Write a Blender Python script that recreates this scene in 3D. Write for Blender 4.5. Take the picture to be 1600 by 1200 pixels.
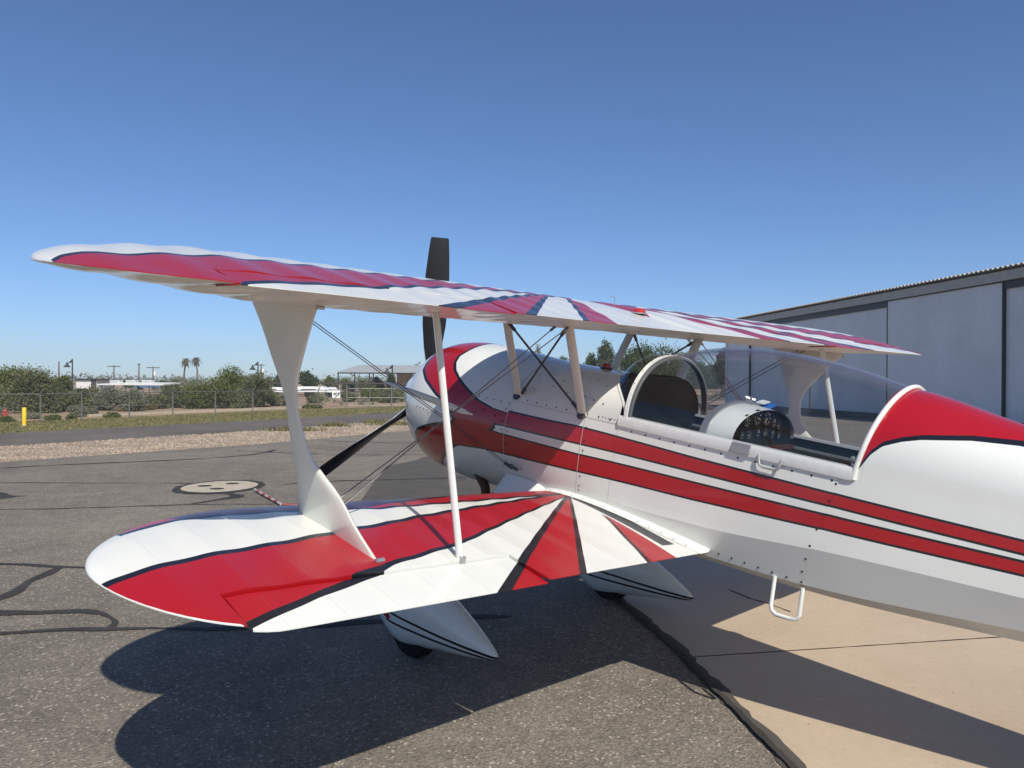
import bpy, bmesh, math, random
import numpy as np
from mathutils import Matrix, Vector
random.seed(7)
RNG = np.random.default_rng(11)
PI = math.pi
for o in list(bpy.data.objects): bpy.data.objects.remove(o)
SC = bpy.context.scene
COL = SC.collection

# ------------------------------------------------------------------ camera, sky, sun, exposure
EYE = 1.76
cam_d = bpy.data.cameras.new('camera'); cam = bpy.data.objects.new('camera', cam_d); COL.objects.link(cam)
cam_d.sensor_width = 36; cam_d.lens = 36*1202/1600; cam_d.clip_start = .05; cam_d.clip_end = 6000
cp, cr = math.radians(-.148), math.radians(.285)
fw = Vector((0, math.cos(cp), math.sin(cp))); rx = Vector((1, 0, 0)); uz = rx.cross(fw)
r2 = rx*math.cos(cr)+uz*math.sin(cr); u2 = r2.cross(fw)
M = Matrix((r2, u2, -fw)).transposed().to_4x4(); M.translation = (0, 0, EYE)
cam.matrix_world = M
SC.camera = cam

SUN = Vector((-.385, .93, -1.0)).normalized()            # the way the light travels
el = math.asin(-SUN.z); az = math.atan2(-SUN.x, -SUN.y)
W = bpy.data.worlds.new('World'); SC.world = W; W.use_nodes = True
nt = W.node_tree; bg = nt.nodes['Background']
sk = nt.nodes.new('ShaderNodeTexSky'); sk.sky_type = 'NISHITA'; sk.sun_disc = False
sk.sun_elevation = el; sk.sun_rotation = az; sk.altitude = 1900
sk.air_density = 1.0; sk.dust_density = 1.6; sk.ozone_density = 9.0
hs = nt.nodes.new('ShaderNodeHueSaturation'); hs.inputs['Saturation'].default_value = 1.0
nt.links.new(sk.outputs[0], hs.inputs['Color']); nt.links.new(hs.outputs[0], bg.inputs[0]); bg.inputs[1].default_value = .108
sl = bpy.data.lights.new('sun', 'SUN'); sl.energy = 4.6; sl.angle = math.radians(.5); sl.color = (1, .955, .86)
so = bpy.data.objects.new('sun', sl); COL.objects.link(so)
so.rotation_euler = SUN.to_track_quat('-Z', 'Y').to_euler()
SC.view_settings.view_transform = 'Standard'; SC.view_settings.look = 'None'
SC.view_settings.exposure = .17; SC.view_settings.gamma = 1; SC.view_settings.use_curve_mapping = False
SC.render.engine = 'CYCLES'
SC.cycles.transparent_max_bounces = 24; SC.cycles.max_bounces = 8
SC.cycles.caustics_reflective = False; SC.cycles.caustics_refractive = False

# ------------------------------------------------------------------ node expressions
class E:
    def __init__(s, nt, v): s.nt = nt; s.v = v
    def _m(s, op, a, b=None, c=None):
        n = s.nt.nodes.new('ShaderNodeMath'); n.operation = op
        for i, q in enumerate((a, b, c)):
            if q is None: continue
            q = q.v if isinstance(q, E) else q
            if isinstance(q, (int, float)): n.inputs[i].default_value = q
            else: s.nt.links.new(q, n.inputs[i])
        return E(s.nt, n.outputs[0])
    def __add__(s, o): return s._m('ADD', s, o)
    __radd__ = __add__
    def __sub__(s, o): return s._m('SUBTRACT', s, o)
    def __rsub__(s, o): return s._m('SUBTRACT', o, s)
    def __mul__(s, o): return s._m('MULTIPLY', s, o)
    __rmul__ = __mul__
    def __truediv__(s, o): return s._m('DIVIDE', s, o)
    def gt(s, o): return s._m('GREATER_THAN', s, o)
    def lt(s, o): return s._m('LESS_THAN', s, o)
    def mn(s, o): return s._m('MINIMUM', s, o)
    def mx(s, o): return s._m('MAXIMUM', s, o)
    def abs(s): return s._m('ABSOLUTE', s)
    def curve(s, pts):
        pts = sorted(pts); t0, t1 = pts[0][0], pts[-1][0]
        o0 = min(p[1] for p in pts)-.01; o1 = max(p[1] for p in pts)+.01
        a = (s-t0)/(t1-t0)
        n = s.nt.nodes.new('ShaderNodeFloatCurve'); mp = n.mapping; c = mp.curves[0]
        q = [((p[0]-t0)/(t1-t0), (p[1]-o0)/(o1-o0)) for p in pts]
        c.points[0].location = q[0]; c.points[1].location = q[-1]
        for p in q[1:-1]: c.points.new(*p)
        for p in c.points: p.handle_type = 'VECTOR'
        mp.update(); s.nt.links.new(a.v, n.inputs['Value'])
        return E(s.nt, n.outputs[0])*(o1-o0)+o0

def polym(X, Y, pts, grow=0.0):
    """convex polygon mask, >0 inside"""
    ar = sum(a[0]*b[1]-b[0]*a[1] for a, b in zip(pts, pts[1:]+pts[:1]))
    if ar < 0: pts = pts[::-1]
    d = None
    for a, b in zip(pts, pts[1:]+pts[:1]):
        L = math.hypot(b[0]-a[0], b[1]-a[1]); nx, ny = -(b[1]-a[1])/L, (b[0]-a[0])/L
        e = X*nx+(Y*ny-(a[0]*nx+a[1]*ny-grow))
        d = e if d is None else d.mn(e)
    return d.gt(0)

def newmat(name):
    m = bpy.data.materials.new(name); m.use_nodes = True
    return m, m.node_tree, m.node_tree.nodes['Principled BSDF']
def noise(nt, scale, detail=4, rough=.6, coord=None, dist=0):
    n = nt.nodes.new('ShaderNodeTexNoise'); n.inputs['Scale'].default_value = scale
    n.inputs['Detail'].default_value = detail; n.inputs['Roughness'].default_value = rough; n.inputs['Distortion'].default_value = dist
    if coord is None:
        t = nt.nodes.new('ShaderNodeTexCoord'); coord = t.outputs['Object']
    nt.links.new(coord, n.inputs['Vector'])
    return n
def ramp(nt, sock, stops):
    r = nt.nodes.new('ShaderNodeValToRGB'); e = r.color_ramp.elements
    while len(e) < len(stops): e.new(.5)
    for q, (p, c) in zip(e, stops): q.position = p; q.color = (*c, 1) if len(c) == 3 else c
    nt.links.new(sock, r.inputs[0]); return r.outputs[0]
def mixc(nt, fac, a, b, mode='MIX'):
    n = nt.nodes.new('ShaderNodeMix'); n.data_type = 'RGBA'; n.blend_type = mode
    for k, v in ((0, fac), (6, a), (7, b)):
        if isinstance(v, E): v = v.v
        if isinstance(v, (int, float)): n.inputs[k].default_value = v
        elif isinstance(v, tuple): n.inputs[k].default_value = (*v[:3], 1)
        else: nt.links.new(v, n.inputs[k])
    return n.outputs[2]
def bump(nt, sock, bs, strength, dist):
    b = nt.nodes.new('ShaderNodeBump'); b.inputs['Strength'].default_value = strength; b.inputs['Distance'].default_value = dist
    nt.links.new(sock, b.inputs['Height']); nt.links.new(b.outputs[0], bs.inputs['Normal'])
def flat(name, col, rough=.5, var=.12, scale=8, metal=0, coat=0, bmp=0):
    m, nt, b = newmat(name); n = noise(nt, scale)
    lo = tuple(c*(1-var) for c in col); hi = tuple(min(1, c*(1+var)) for c in col)
    nt.links.new(ramp(nt, n.outputs[0], [(.3, lo), (.7, hi)]), b.inputs['Base Color'])
    b.inputs['Roughness'].default_value = rough; b.inputs['Metallic'].default_value = metal; b.inputs['Coat Weight'].default_value = coat
    if max(col) < .02 and rough > .65: b.inputs['Specular IOR Level'].default_value = .08
    if bmp: bump(nt, n.outputs[0], b, .5, bmp)
    return m

# ------------------------------------------------------------------ mesh helpers
class MB:
    def __init__(s): s.v = []; s.f = []
    def add(s, v, f):
        o = len(s.v); s.v += [tuple(p) for p in v]; s.f += [tuple(i+o for i in q) for q in f]; return s
    def box(s, x0, x1, y0, y1, z0, z1):
        v = [(x, y, z) for x in (x0, x1) for y in (y0, y1) for z in (z0, z1)]
        return s.add(v, [(0, 1, 3, 2), (4, 6, 7, 5), (0, 4, 5, 1), (2, 3, 7, 6), (0, 2, 6, 4), (1, 5, 7, 3)])
    def obox(s, c, ux, uy, uz):
        """box about centre c with half vectors"""
        c, ux, uy, uz = map(Vector, (c, ux, uy, uz))
        v = [c+a*ux+b*uy+d*uz for a in (-1, 1) for b in (-1, 1) for d in (-1, 1)]
        return s.add(v, [(0, 1, 3, 2), (4, 6, 7, 5), (0, 4, 5, 1), (2, 3, 7, 6), (0, 2, 6, 4), (1, 5, 7, 3)])
    def loft(s, rings, closed=True, cap=True):
        n = len(rings[0]); o = len(s.v); m = len(rings)
        for r in rings: s.v += [tuple(p) for p in r]
        for i in range(m-1):
            for j in range(n if closed else n-1):
                k = (j+1) % n
                s.f.append((o+i*n+j, o+i*n+k, o+(i+1)*n+k, o+(i+1)*n+j))
        if cap and closed:
            s.f.append(tuple(o+j for j in reversed(range(n)))); s.f.append(tuple(o+(m-1)*n+j for j in range(n)))
        return s
    def tube(s, pts, r, n=8, cap=True):
        pts = [Vector(p) for p in pts]; rings = []; up = None
        for i, p in enumerate(pts):
            d = (pts[min(i+1, len(pts)-1)]-pts[max(i-1, 0)]).normalized()
            if up is None: up = Vector((0, 0, 1)) if abs(d.z) < .9 else Vector((1, 0, 0))
            a = d.cross(up).normalized(); b = a.cross(d); up = b
            rr = r[i] if isinstance(r, (list, tuple)) else r
            rings.append([p+a*math.cos(2*PI*k/n)*rr+b*math.sin(2*PI*k/n)*rr for k in range(n)])
        return s.loft(rings, True, cap)
    def strut(s, a, b, chord, th, cdir=(1, 0, 0), n=12):
        a, b, cd = Vector(a), Vector(b), Vector(cdir); d = (b-a).normalized(); cd = (cd-d*cd.dot(d)).normalized(); w = d.cross(cd)
        prof = []
        for k in range(n):
            t = 2*PI*k/n; x = math.cos(t); prof.append((x*chord/2, math.sin(t)*th/2*(1 if x > 0 else 1-.35*abs(x))))
        return s.loft([[p+cd*x+w*y for x, y in prof] for p in (a, b)])
    def lathe(s, prof, org, axis, n=24):
        """prof list of (along, radius)"""
        ax = Vector(axis).normalized(); up = Vector((0, 0, 1)) if abs(ax.z) < .9 else Vector((1, 0, 0)); a = ax.cross(up).normalized(); b = a.cross(ax); org = Vector(org)
        return s.loft([[org+ax*t+a*math.cos(2*PI*k/n)*r+b*math.sin(2*PI*k/n)*r for k in range(n)] for t, r in prof])
    def build(s, name, mat, parent=None, angle=35, sub=0):
        me = bpy.data.meshes.new(name); me.from_pydata(s.v, [], s.f)
        bm = bmesh.new(); bm.from_mesh(me)
        bmesh.ops.remove_doubles(bm, verts=bm.verts, dist=1e-5)
        bmesh.ops.dissolve_degenerate(bm, dist=1e-6, edges=bm.edges)
        bmesh.ops.recalc_face_normals(bm, faces=bm.faces)
        ca = math.radians(angle)
        for f in bm.faces: f.smooth = angle > 0
        for e in bm.edges: e.smooth = len(e.link_faces) == 2 and e.calc_face_angle(0) < ca
        bm.to_mesh(me); bm.free()
        if isinstance(mat, (list, tuple)):
            for m in mat: me.materials.append(m)
        else: me.materials.append(mat)
        o = bpy.data.objects.new(name, me); COL.objects.link(o)
        if parent: o.parent = parent
        return o
def rawmesh(name, V, F, mat, parent=None):
    """fast numpy mesh; F (n,3) or (n,4)"""
    me = bpy.data.meshes.new(name); V = np.asarray(V, np.float32); F = np.asarray(F, np.int32)
    me.vertices.add(len(V)); me.vertices.foreach_set('co', V.ravel())
    k = F.shape[1]; me.loops.add(F.size); me.loops.foreach_set('vertex_index', F.ravel())
    me.polygons.add(len(F)); me.polygons.foreach_set('loop_start', np.arange(len(F), dtype=np.int32)*k)
    me.update(calc_edges=True); me.validate(); me.materials.append(mat)
    o = bpy.data.objects.new(name, me); COL.objects.link(o)
    if parent: o.parent = parent
    return o
def empty(name, loc=(0, 0, 0), rz=0):
    o = bpy.data.objects.new(name, None); o.empty_display_size = .2; COL.objects.link(o); o.location = loc; o.rotation_euler = (0, 0, rz); return o
def tag(o, label=None, cat=None, group=None, kind=None):
    if label: o['label'] = label
    if cat: o['category'] = cat
    if group: o['group'] = group
    if kind: o['kind'] = kind
    return o
def copy_tree(o, parent=None):
    c = o.copy(); COL.objects.link(c); c.parent = parent
    for ch in list(o.children): copy_tree(ch, c)
    return c
def at(u, v, d):
    """a spot in the place seen at u,v of the 1600x1200 photograph at distance d ahead"""
    return Vector(((u-800)/1202*d, d, EYE+(597-.0048*(800-u)-v)/1202*d))

# ------------------------------------------------------------------ ground materials
def asphalt_mat(name, base, chip, chipf):
    m, nt, b = newmat(name)
    tc = nt.nodes.new('ShaderNodeTexCoord').outputs['Object']
    v = nt.nodes.new('ShaderNodeTexVoronoi'); v.inputs['Scale'].default_value = 82; nt.links.new(tc, v.inputs['Vector'])
    sp = nt.nodes.new('ShaderNodeSeparateColor'); nt.links.new(v.outputs['Color'], sp.inputs[0])
    n1 = noise(nt, .35, 8, .7, tc, .6); n2 = noise(nt, 3.5, 6, .7, tc); n3 = noise(nt, 60, 3, .6, tc)
    d = tuple(c*.72 for c in base); l = tuple(c*1.25 for c in base)
    c = ramp(nt, n1.outputs[0], [(.32, d), (.5, base), (.7, l)])
    c = mixc(nt, .5, c, ramp(nt, n2.outputs[0], [(.3, (.62, .62, .62)), (.7, (1.25, 1.25, 1.22))]), 'MULTIPLY')
    st = ramp(nt, sp.outputs[0], [(0, (.58, .58, .58)), (.5, (.96, .96, .95)), (.9, (1.3, 1.28, 1.22))])
    c = mixc(nt, .8, c, st, 'MULTIPLY')
    fac = ramp(nt, sp.outputs[1], [(chipf, (0, 0, 0)), (min(.999, chipf+.02), (1, 1, 1))])
    c = mixc(nt, fac, c, chip)
    nt.links.new(c, b.inputs['Base Color']); b.inputs['Roughness'].default_value = .88; b.inputs['Specular IOR Level'].default_value = .3
    h = nt.nodes.new('ShaderNodeMath'); h.operation = 'ADD'; nt.links.new(v.outputs['Distance'], h.inputs[0]); nt.links.new(n3.outputs[0], h.inputs[1])
    bump(nt, h.outputs[0], b, .55, .008)
    return m
M_ASPH = asphalt_mat('asphalt', (.190, .163, .134), (.42, .37, .30), .95)
M_ROAD = asphalt_mat('road_asphalt', (.14, .12, .105), (.2, .18, .15), .95)
def gritty(name, stops, scale, rough=.9, bd=.01, s2=40):
    m, nt, b = newmat(name); tc = nt.nodes.new('ShaderNodeTexCoord').outputs['Object']
    n = noise(nt, scale, 8, .7, tc); n2 = noise(nt, s2, 5, .7, tc)
    c = ramp(nt, n.outputs[0], stops)
    c = mixc(nt, .6, c, ramp(nt, n2.outputs[0], [(.3, (.6, .6, .6)), (.7, (1.3, 1.3, 1.3))]), 'MULTIPLY')
    nt.links.new(c, b.inputs['Base Color']); b.inputs['Roughness'].default_value = rough; b.inputs['Specular IOR Level'].default_value = .2
    bump(nt, n2.outputs[0], b, .6, bd); return m
M_GRAVEL = gritty('gravel', [(.3, (.24, .18, .14)), (.7, (.37, .29, .235))], 1.2, bd=.03, s2=14)
M_DIRT = gritty('desert_dirt', [(.3, (.25, .17, .11)), (.55, (.34, .24, .16)), (.75, (.22, .19, .11))], .15, bd=.03, s2=6)
M_GRASSG = gritty('grass_soil', [(.35, (.11, .11, .045)), (.55, (.17, .155, .065)), (.7, (.23, .19, .10))], .5, bd=.03, s2=8)
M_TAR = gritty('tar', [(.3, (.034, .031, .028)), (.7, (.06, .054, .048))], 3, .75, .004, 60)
M_TARJ = gritty('joint_tar', [(.3, (.012, .011, .010)), (.7, (.02, .018, .016))], 3, .9, .004, 60)
M_PATCH = gritty('asphalt_or_shadow_patch', [(.3, (.075, .068, .06)), (.7, (.11, .098, .086))], 2, .9, .006, 90)
M_CONC = gritty('pale_concrete', [(.3, (.40, .34, .26)), (.7, (.50, .43, .33))], 4, .85, .003, 50)
def slab_mat():
    m, nt, b = newmat('tan_coated_concrete'); tc = nt.nodes.new('ShaderNodeTexCoord').outputs['Object']
    n = noise(nt, .9, 6, .6, tc); n2 = noise(nt, 22, 6, .75, tc); n3 = noise(nt, 5, 8, .8, tc, 1.5)
    c = ramp(nt, n.outputs[0], [(.3, (.43, .335, .235)), (.7, (.51, .405, .29))])
    c = mixc(nt, .35, c, ramp(nt, n2.outputs[0], [(.35, (.82, .80, .78)), (.65, (1.1, 1.1, 1.1))]), 'MULTIPLY')
    c = mixc(nt, ramp(nt, n3.outputs[0], [(.66, (0, 0, 0)), (.76, (.35, .35, .35))]), c, (.27, .20, .14))
    nt.links.new(c, b.inputs['Base Color']); b.inputs['Roughness'].default_value = .62; bump(nt, n2.outputs[0], b, .25, .002); return m
M_SLAB = slab_mat()

# ------------------------------------------------------------------ ground sheets
def sheet(name, pts, z, mat, parent=None, th=0):
    mb = MB()
    mb.add([(x, y, z) for x, y in pts], [tuple(range(len(pts)))])
    return mb.build(name, mat, parent, 0)
def poly_line(pts, n):
    out = []
    for a, b in zip(pts, pts[1:]):
        for i in range(n): t = i/n; out.append((a[0]+(b[0]-a[0])*t, a[1]+(b[1]-a[1])*t))
    return out+[pts[-1]]
def rag(pts, amp, n=10, seed=1):
    r = random.Random(seed); return [(x+r.uniform(-amp, amp), y+r.uniform(-amp, amp)) for x, y in poly_line(pts, n)]
ground = tag(sheet('ground', [(-2500, -400), (2500, -400), (2500, 4500), (-2500, 4500)], -.024, M_DIRT), 'flat tan desert ground with scrub reaching the horizon', None, kind='structure')
# strips running beside the apron (near edge of one is the far edge of the next)
e_gravel = [(-22, 0), (-10.9, 16.4), (-7.0, 21.4), (-4.0, 27.2), (2, 36.5), (20, 63), (60, 120)]
e_road0 = [(-27, 0), (-13.5, 20.3), (-9.0, 27.3), (-5.1, 35.2), (2, 47), (20, 76), (60, 138)]
e_road1 = [(-33.5, 0), (-16.8, 25.1), (-11.4, 34.3), (-6.5, 44.5), (2, 58), (20, 88), (60, 150)]
e_grass = [(-42, 0), (-21.5, 31.2), (-18.2, 36.5), (-14.9, 44.5), (-8.8, 53.8), (2, 71), (20, 102)]
tag(sheet('grass_verge', rag(e_road1, .15, 14, 2)+rag(e_grass, .5, 14, 3)[::-1], -.018, M_GRASSG), 'strip of dry green grass between road and chain link fence', None, kind='structure')
tag(sheet('road', rag(e_road0, .04, 14, 4)+rag(e_road1, .06, 14, 5)[::-1], -.010, M_ROAD), 'brown grey asphalt perimeter road beyond the gravel', None, kind='structure')
tag(sheet('gravel_strip', rag(e_gravel, .07, 14, 6)+rag(e_road0, .05, 14, 7)[::-1], -.014, M_GRAVEL), 'tan gravel strip between apron and road', None, kind='structure')
apron = tag(sheet('apron', [(-22, -8), (70, -8), (70, 100), (46.7, 100)]+rag(e_gravel, .07, 14, 6)[::-1], 0, M_ASPH), 'worn asphalt aircraft apron with tar sealed cracks', None, kind='structure')
# curb strip along fence foot
def ribbon(pts, w, z, mat, name, parent=None, jag=0, seed=3, n=8):
    r = random.Random(seed); P = [Vector((x, y)) for x, y in poly_line(pts, n)]; L = []; Rr = []
    for i, p in enumerate(P):
        d = (P[min(i+1, len(P)-1)]-P[max(i-1, 0)]).normalized(); nn = Vector((-d.y, d.x))
        ww = (w[0]+(w[1]-w[0])*i/(len(P)-1) if isinstance(w, tuple) else w)/2
        L.append(p+nn*(ww+r.uniform(-jag, jag))); Rr.append(p-nn*(ww+r.uniform(-jag, jag)))
    v = [(p.x, p.y, z) for p in L]+[(p.x, p.y, z) for p in Rr]; k = len(P)
    return MB().add(v, [(i, k+i, k+i+1, i+1) for i in range(k-1)]).build(name, mat, parent, 0)
mowcurb = MB()
for a, b in (((-20.6, 37.3), (-15.6, 46.9)), ((-15.6, 46.9), (-13.6, 51.5))):
    a, b = Vector((*a, .03)), Vector((*b, .03)); d = (b-a)/2; nn = Vector((-d.y, d.x, 0)).normalized()*.12
    mowcurb.obox((a+b)/2, d*.998, nn, (0, 0, .06))
tag(mowcurb.build('kerb', M_CONC, None, 0), 'low pale concrete kerb along the foot of the fence', None, kind='structure')

# slab of tan concrete under the tail, cut in panels at its joints; asphalt lip runs ragged along it
bd = [(.45, 9.2), (.78, 6.66), (.98, 5.84), (1.12, 5.13), (1.19, 4.58), (1.27, 3.98), (1.33, 3.52), (1.45, 2.0), (1.6, -1)]
def bx(y): return np.interp(y, [p[1] for p in bd[::-1]], [p[0] for p in bd[::-1]])
slab = tag(empty('concrete_slab', (0, 0, 0)), 'tan concrete slab under the rear fuselage', None, kind='structure')
def jl(x, k): return k+(x-1.19)*.19                       # joints run across the slab
ks = [-1.5, 1.7, 4.90, 8.1]
for k0, k1 in zip(ks, ks[1:]):
    ys = np.linspace(jl(1.2, k0)+.009, jl(1.2, k1)-.009, 14)
    for xa, xb in ((None, 5.2), (5.212, 9.0)):
        left = [(bx(y), y) for y in ys] if xa is None else [(xa, jl(xa, k0)+.009), (xa, jl(xa, k1)-.009)]
        pts = left+[(xb, jl(xb, k1)-.009), (xb, jl(xb, k0)+.009)]
        mb = MB(); n = len(pts); mb.loft([[(x, y, .002) for x, y in pts], [(x, y, .012) for x, y in pts]]); mb.build('slab_panel', M_SLAB, slab, 20)
for k0 in ks[1:3]:
    ribbon([(bx(jl(1.2, k0))+.02, jl(1.2, k0)), (5.2, jl(5.2, k0))], .013, .0128, M_TARJ, 'joint_filler', slab, .003, 31, 30)
ribbon([(1.84, 6.5), (1.95, 6.22), (2.04, 6.1), (2.14, 5.87)], .012, .0165, M_TARJ, 'hairline_crack', slab, .004, 33, 8)
rr = random.Random(5)
lip = []
ys = np.linspace(9.0, .5, 120)
o1 = [(bx(y)+.004+rr.uniform(-.006, .016)+.012*math.sin(y*9), y, .022) for y in ys]; o0 = [(bx(y)-.07+rr.uniform(-.018, .018), y, .004) for y in ys]; om = [(bx(y)-.03+rr.uniform(-.01, .01), y, .020) for y in ys]; od = [(p[0]+.004, p[1], .006) for p in o1]
mb = MB(); mb.loft([o0, om, o1, od], closed=False); mb.build('asphalt_edge', M_PATCH, apron, 40)
ribbon([(x-.05, y) for x, y in bd[:-1]], .035, .0215, M_TAR, 'tar_seam', apron, .006, 2, 12)

def tar(px, w, jag=.006, seed=1):
    r = random.Random(seed*7); P = [Vector(p) for p in poly_line(px, 6)]; k = len(P); L = []; Rr = []; f1, f2 = r.uniform(2, 4), r.uniform(7, 11); p1, p2 = r.uniform(0, 6), r.uniform(0, 6); s_ = 0
    for i, p in enumerate(P):
        d = (P[min(i+1, k-1)]-P[max(i-1, 0)]).normalized(); nn = Vector((-d.y, d.x)); s_ += (P[i]-P[max(i-1, 0)]).length
        ww = (w[0]+(w[1]-w[0])*i/(k-1) if isinstance(w, tuple) else w)/2*min(1, .25+i/6, .25+(k-1-i)/6)
        ww *= .85+.45*math.sin(s_*f1+p1)*math.sin(s_*1.3+p2)+.2*math.sin(s_*f2+p2); ww *= .85; off = nn*(.03*math.sin(s_*2.3+p1)+.012*math.sin(s_*9+p2))
        L.append(p+off+nn*(max(.008, ww)+r.uniform(-jag, jag))); Rr.append(p+off-nn*(max(.008, ww)+r.uniform(-jag, jag)))
    z = .004+.0006*(seed % 5); v = [(p.x, p.y, z) for p in L]+[(p.x, p.y, z) for p in Rr]
    return MB().add(v, [(i, k+i, k+i+1, i+1) for i in range(k-1)]).build('tar_seam', M_TAR, apron, 0)
def arc(pts, n=6):
    out = []
    P = [Vector(p) for p in pts]
    for i in range(len(P)-1):
        p0 = P[max(i-1, 0)]; p1 = P[i]; p2 = P[i+1]; p3 = P[min(i+2, len(P)-1)]
        for k in range(n):
            t = k/n; out.append(tuple(.5*((2*p1)+(p2-p0)*t+(2*p0-5*p1+4*p2-p3)*t*t+(3*p1-p0-3*p2+p3)*t**3)))
    return out+[pts[-1]]
tar(arc([(-6.2, 7.45), (-4.86, 7.3), (-4.2, 7.2), (-3.6, 7.12)]), .09, seed=1)
tar(arc([(-4.2, 7.2), (-4.17, 6.78), (-4.1, 6.35), (-4.25, 5.9), (-5, 5.4)]), (.10, .2), seed=2)
tar(arc([(-4.4, 5.85), (-3.83, 5.80), (-3.27, 5.83), (-2.92, 5.62), (-2.86, 5.42)]), .13, seed=3)
tar(arc([(-4.6, 5.2), (-3.54, 5.33), (-2.82, 5.40), (-2.2, 5.43), (-1.2, 5.6), (0, 5.75)]), .10, seed=4)
tar(arc([(-9, 10.1), (-6.89, 10.4), (-5.32, 10.68), (-4, 10.95), (-2, 11.1), (1, 11.5)]), .07, seed=5)
tar(arc([(-11, 12.6), (-8.68, 13.05), (-5.97, 13.15), (-5.2, 12.95)]), .06, seed=6)
tar(arc([(-3.9, 13.0), (-2.9, 13.6), (-1.5, 13.9), (1, 14.6)]), (.10, .22), seed=7)
tar(arc([(-4.45, 12.0), (-4.15, 11.7), (-4.3, 11.3), (-4.55, 10.95)]), (.24, .12), seed=8)
tar(arc([(-10.2, 15.2), (-8.6, 16.3), (-6.9, 17.3), (-6.1, 18.6), (-6.0, 19.6)]), .14, seed=9)
tar(arc([(-7.0, 19.4), (-5, 18.6), (-3, 18.4), (0, 18.5)]), .10, seed=10)
tar(arc([(-5.6, 22.6), (-3, 22.0), (1, 22.4)]), .12, seed=11)
tar(arc([(1.0, 9.4), (.6, 8.2), (.2, 7.4)]), .06, seed=12)
tar(arc([(7, 13), (10, 12.6), (15, 13.5)]), .09, seed=13)
tar(arc([(6, 17), (10, 16.4), (17, 17.5)]), .10, seed=14)
tar(arc([(6.5, 21.5), (12, 21), (19, 22)]), .10, seed=15)
sheet('asphalt_or_shadow_patch', rag([(-2.2, 11.2), (-.2, 11.0), (.4, 19), (-1.6, 19.6), (-2.5, 16)], .12, 8, 9), .003, M_PATCH, apron)
sheet('asphalt_or_shadow_patch', rag([(-9.5, 11.0), (-7.6, 11.15), (-7.35, 11.6), (-8.2, 12.1), (-10, 12.0)], .05, 6, 10), .003, M_TAR, apron)  # this one paints a shadow cast from out of view, in tar colour
# concrete tie-down pad: black ring, pale disc, three slots
def disc(c, rx_, ry_, z, mat, name, parent, n=40, j=.02, seed=1):
    r = random.Random(seed); return sheet(name, [(c[0]+math.cos(2*PI*k/n)*rx_*(1+r.uniform(-j, j)), c[1]+math.sin(2*PI*k/n)*ry_*(1+r.uniform(-j, j))) for k in range(n)], z, mat, parent)
pad = tag(empty('tie_down_pad', (-4.82, 12.72, 0)), 'round pale concrete tie down pad ringed with black tar', None, kind='structure')
disc((0, 0), .70, .86, .0075, M_TAR, 'tar_ring', pad, 40, .03, 3); disc((0, 0), .585, .70, .0115, M_CONC, 'concrete_disc', pad, 40, .012, 4)
for x, y in ((-.27, .03), (.08, .34), (.06, -.3)): disc((x, y), .115, .10, .0155, M_TAR, 'slot', pad, 16, .03, 5)

# stones along the gravel strip and blades on the verge
def between(ea, eb, n, rng, tmax=.6):
    ea, eb = np.array(ea), np.array(eb); t = rng.uniform(0.12, tmax, n)*(len(ea)-1); i = np.minimum(t.astype(int), len(ea)-2); f = (t-i)[:, None]
    a = ea[i]*(1-f)+ea[i+1]*f; b = eb[i]*(1-f)+eb[i+1]*f; k = rng.uniform(0, 1, n)[:, None]; return a*(1-k)+b*k
def stones(name, P, z, s0, s1, mat, parent, rng):
    n = len(P); s = rng.uniform(s0, s1, n)[:, None]; a = rng.uniform(0, 6.28, n)
    base = np.array([[1, 0, 0], [-.5, .87, 0], [-.5, -.87, 0], [0, 0, .9]])
    V = np.zeros((n, 4, 3)); ca, sa = np.cos(a)[:, None], np.sin(a)[:, None]
    V[:, :, 0] = P[:, :1]+s*(base[:, 0]*ca-base[:, 1]*sa); V[:, :, 1] = P[:, 1:]+s*(base[:, 0]*sa+base[:, 1]*ca); V[:, :, 2] = z+s*base[:, 2]
    F = (np.arange(n)[:, None, None]*4+np.array([[0, 1, 3], [1, 2, 3], [2, 0, 3]])[None]).reshape(-1, 3)
    o = rawmesh(name, V.reshape(-1, 3), F, mat, parent); return o
def island_mat(name, c0, c1, c2, rough=.8, trans=.35):
    m, nt, b = newmat(name); g = nt.nodes.new('ShaderNodeNewGeometry')
    c = ramp(nt, g.outputs['Random Per Island'], [(0, c0), (.5, c1), (1, c2)])
    n = noise(nt, .9, 3, .5); c = mixc(nt, .7, c, ramp(nt, n.outputs[0], [(.35, (.72, .74, .72)), (.65, (1.25, 1.22, 1.1))]), 'MULTIPLY')
    nt.links.new(c, b.inputs['Base Color']); b.inputs['Roughness'].default_value = rough; b.inputs['Specular IOR Level'].default_value = .25
    if trans:
        t = nt.nodes.new('ShaderNodeBsdfTranslucent'); nt.links.new(c, t.inputs[0]); x = nt.nodes.new('ShaderNodeMixShader'); x.inputs[0].default_value = trans
        nt.links.new(b.outputs[0], x.inputs[1]); nt.links.new(t.outputs[0], x.inputs[2]); nt.links.new(x.outputs[0], nt.nodes['Material Output'].inputs[0])
    return m
M_STONE = island_mat('gravel_stone', (.22, .17, .13), (.34, .27, .21), (.46, .38, .31), .9, 0)
dbp = np.stack([RNG.uniform(1.5, 3.2, 60), RNG.uniform(3.5, 6.2, 60)], 1); tag(stones('grit', dbp, .012, .003, .008, M_STONE, None, RNG), 'scattered bits of grit lying on the tan slab', None, kind='stuff')
tag(stones('gravel_stones', between(e_gravel, e_road0, 14000, RNG, .62), -.014, .012, .045, M_STONE, None, RNG), 'loose tan stones lying over the gravel strip', None, kind='stuff')
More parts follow.
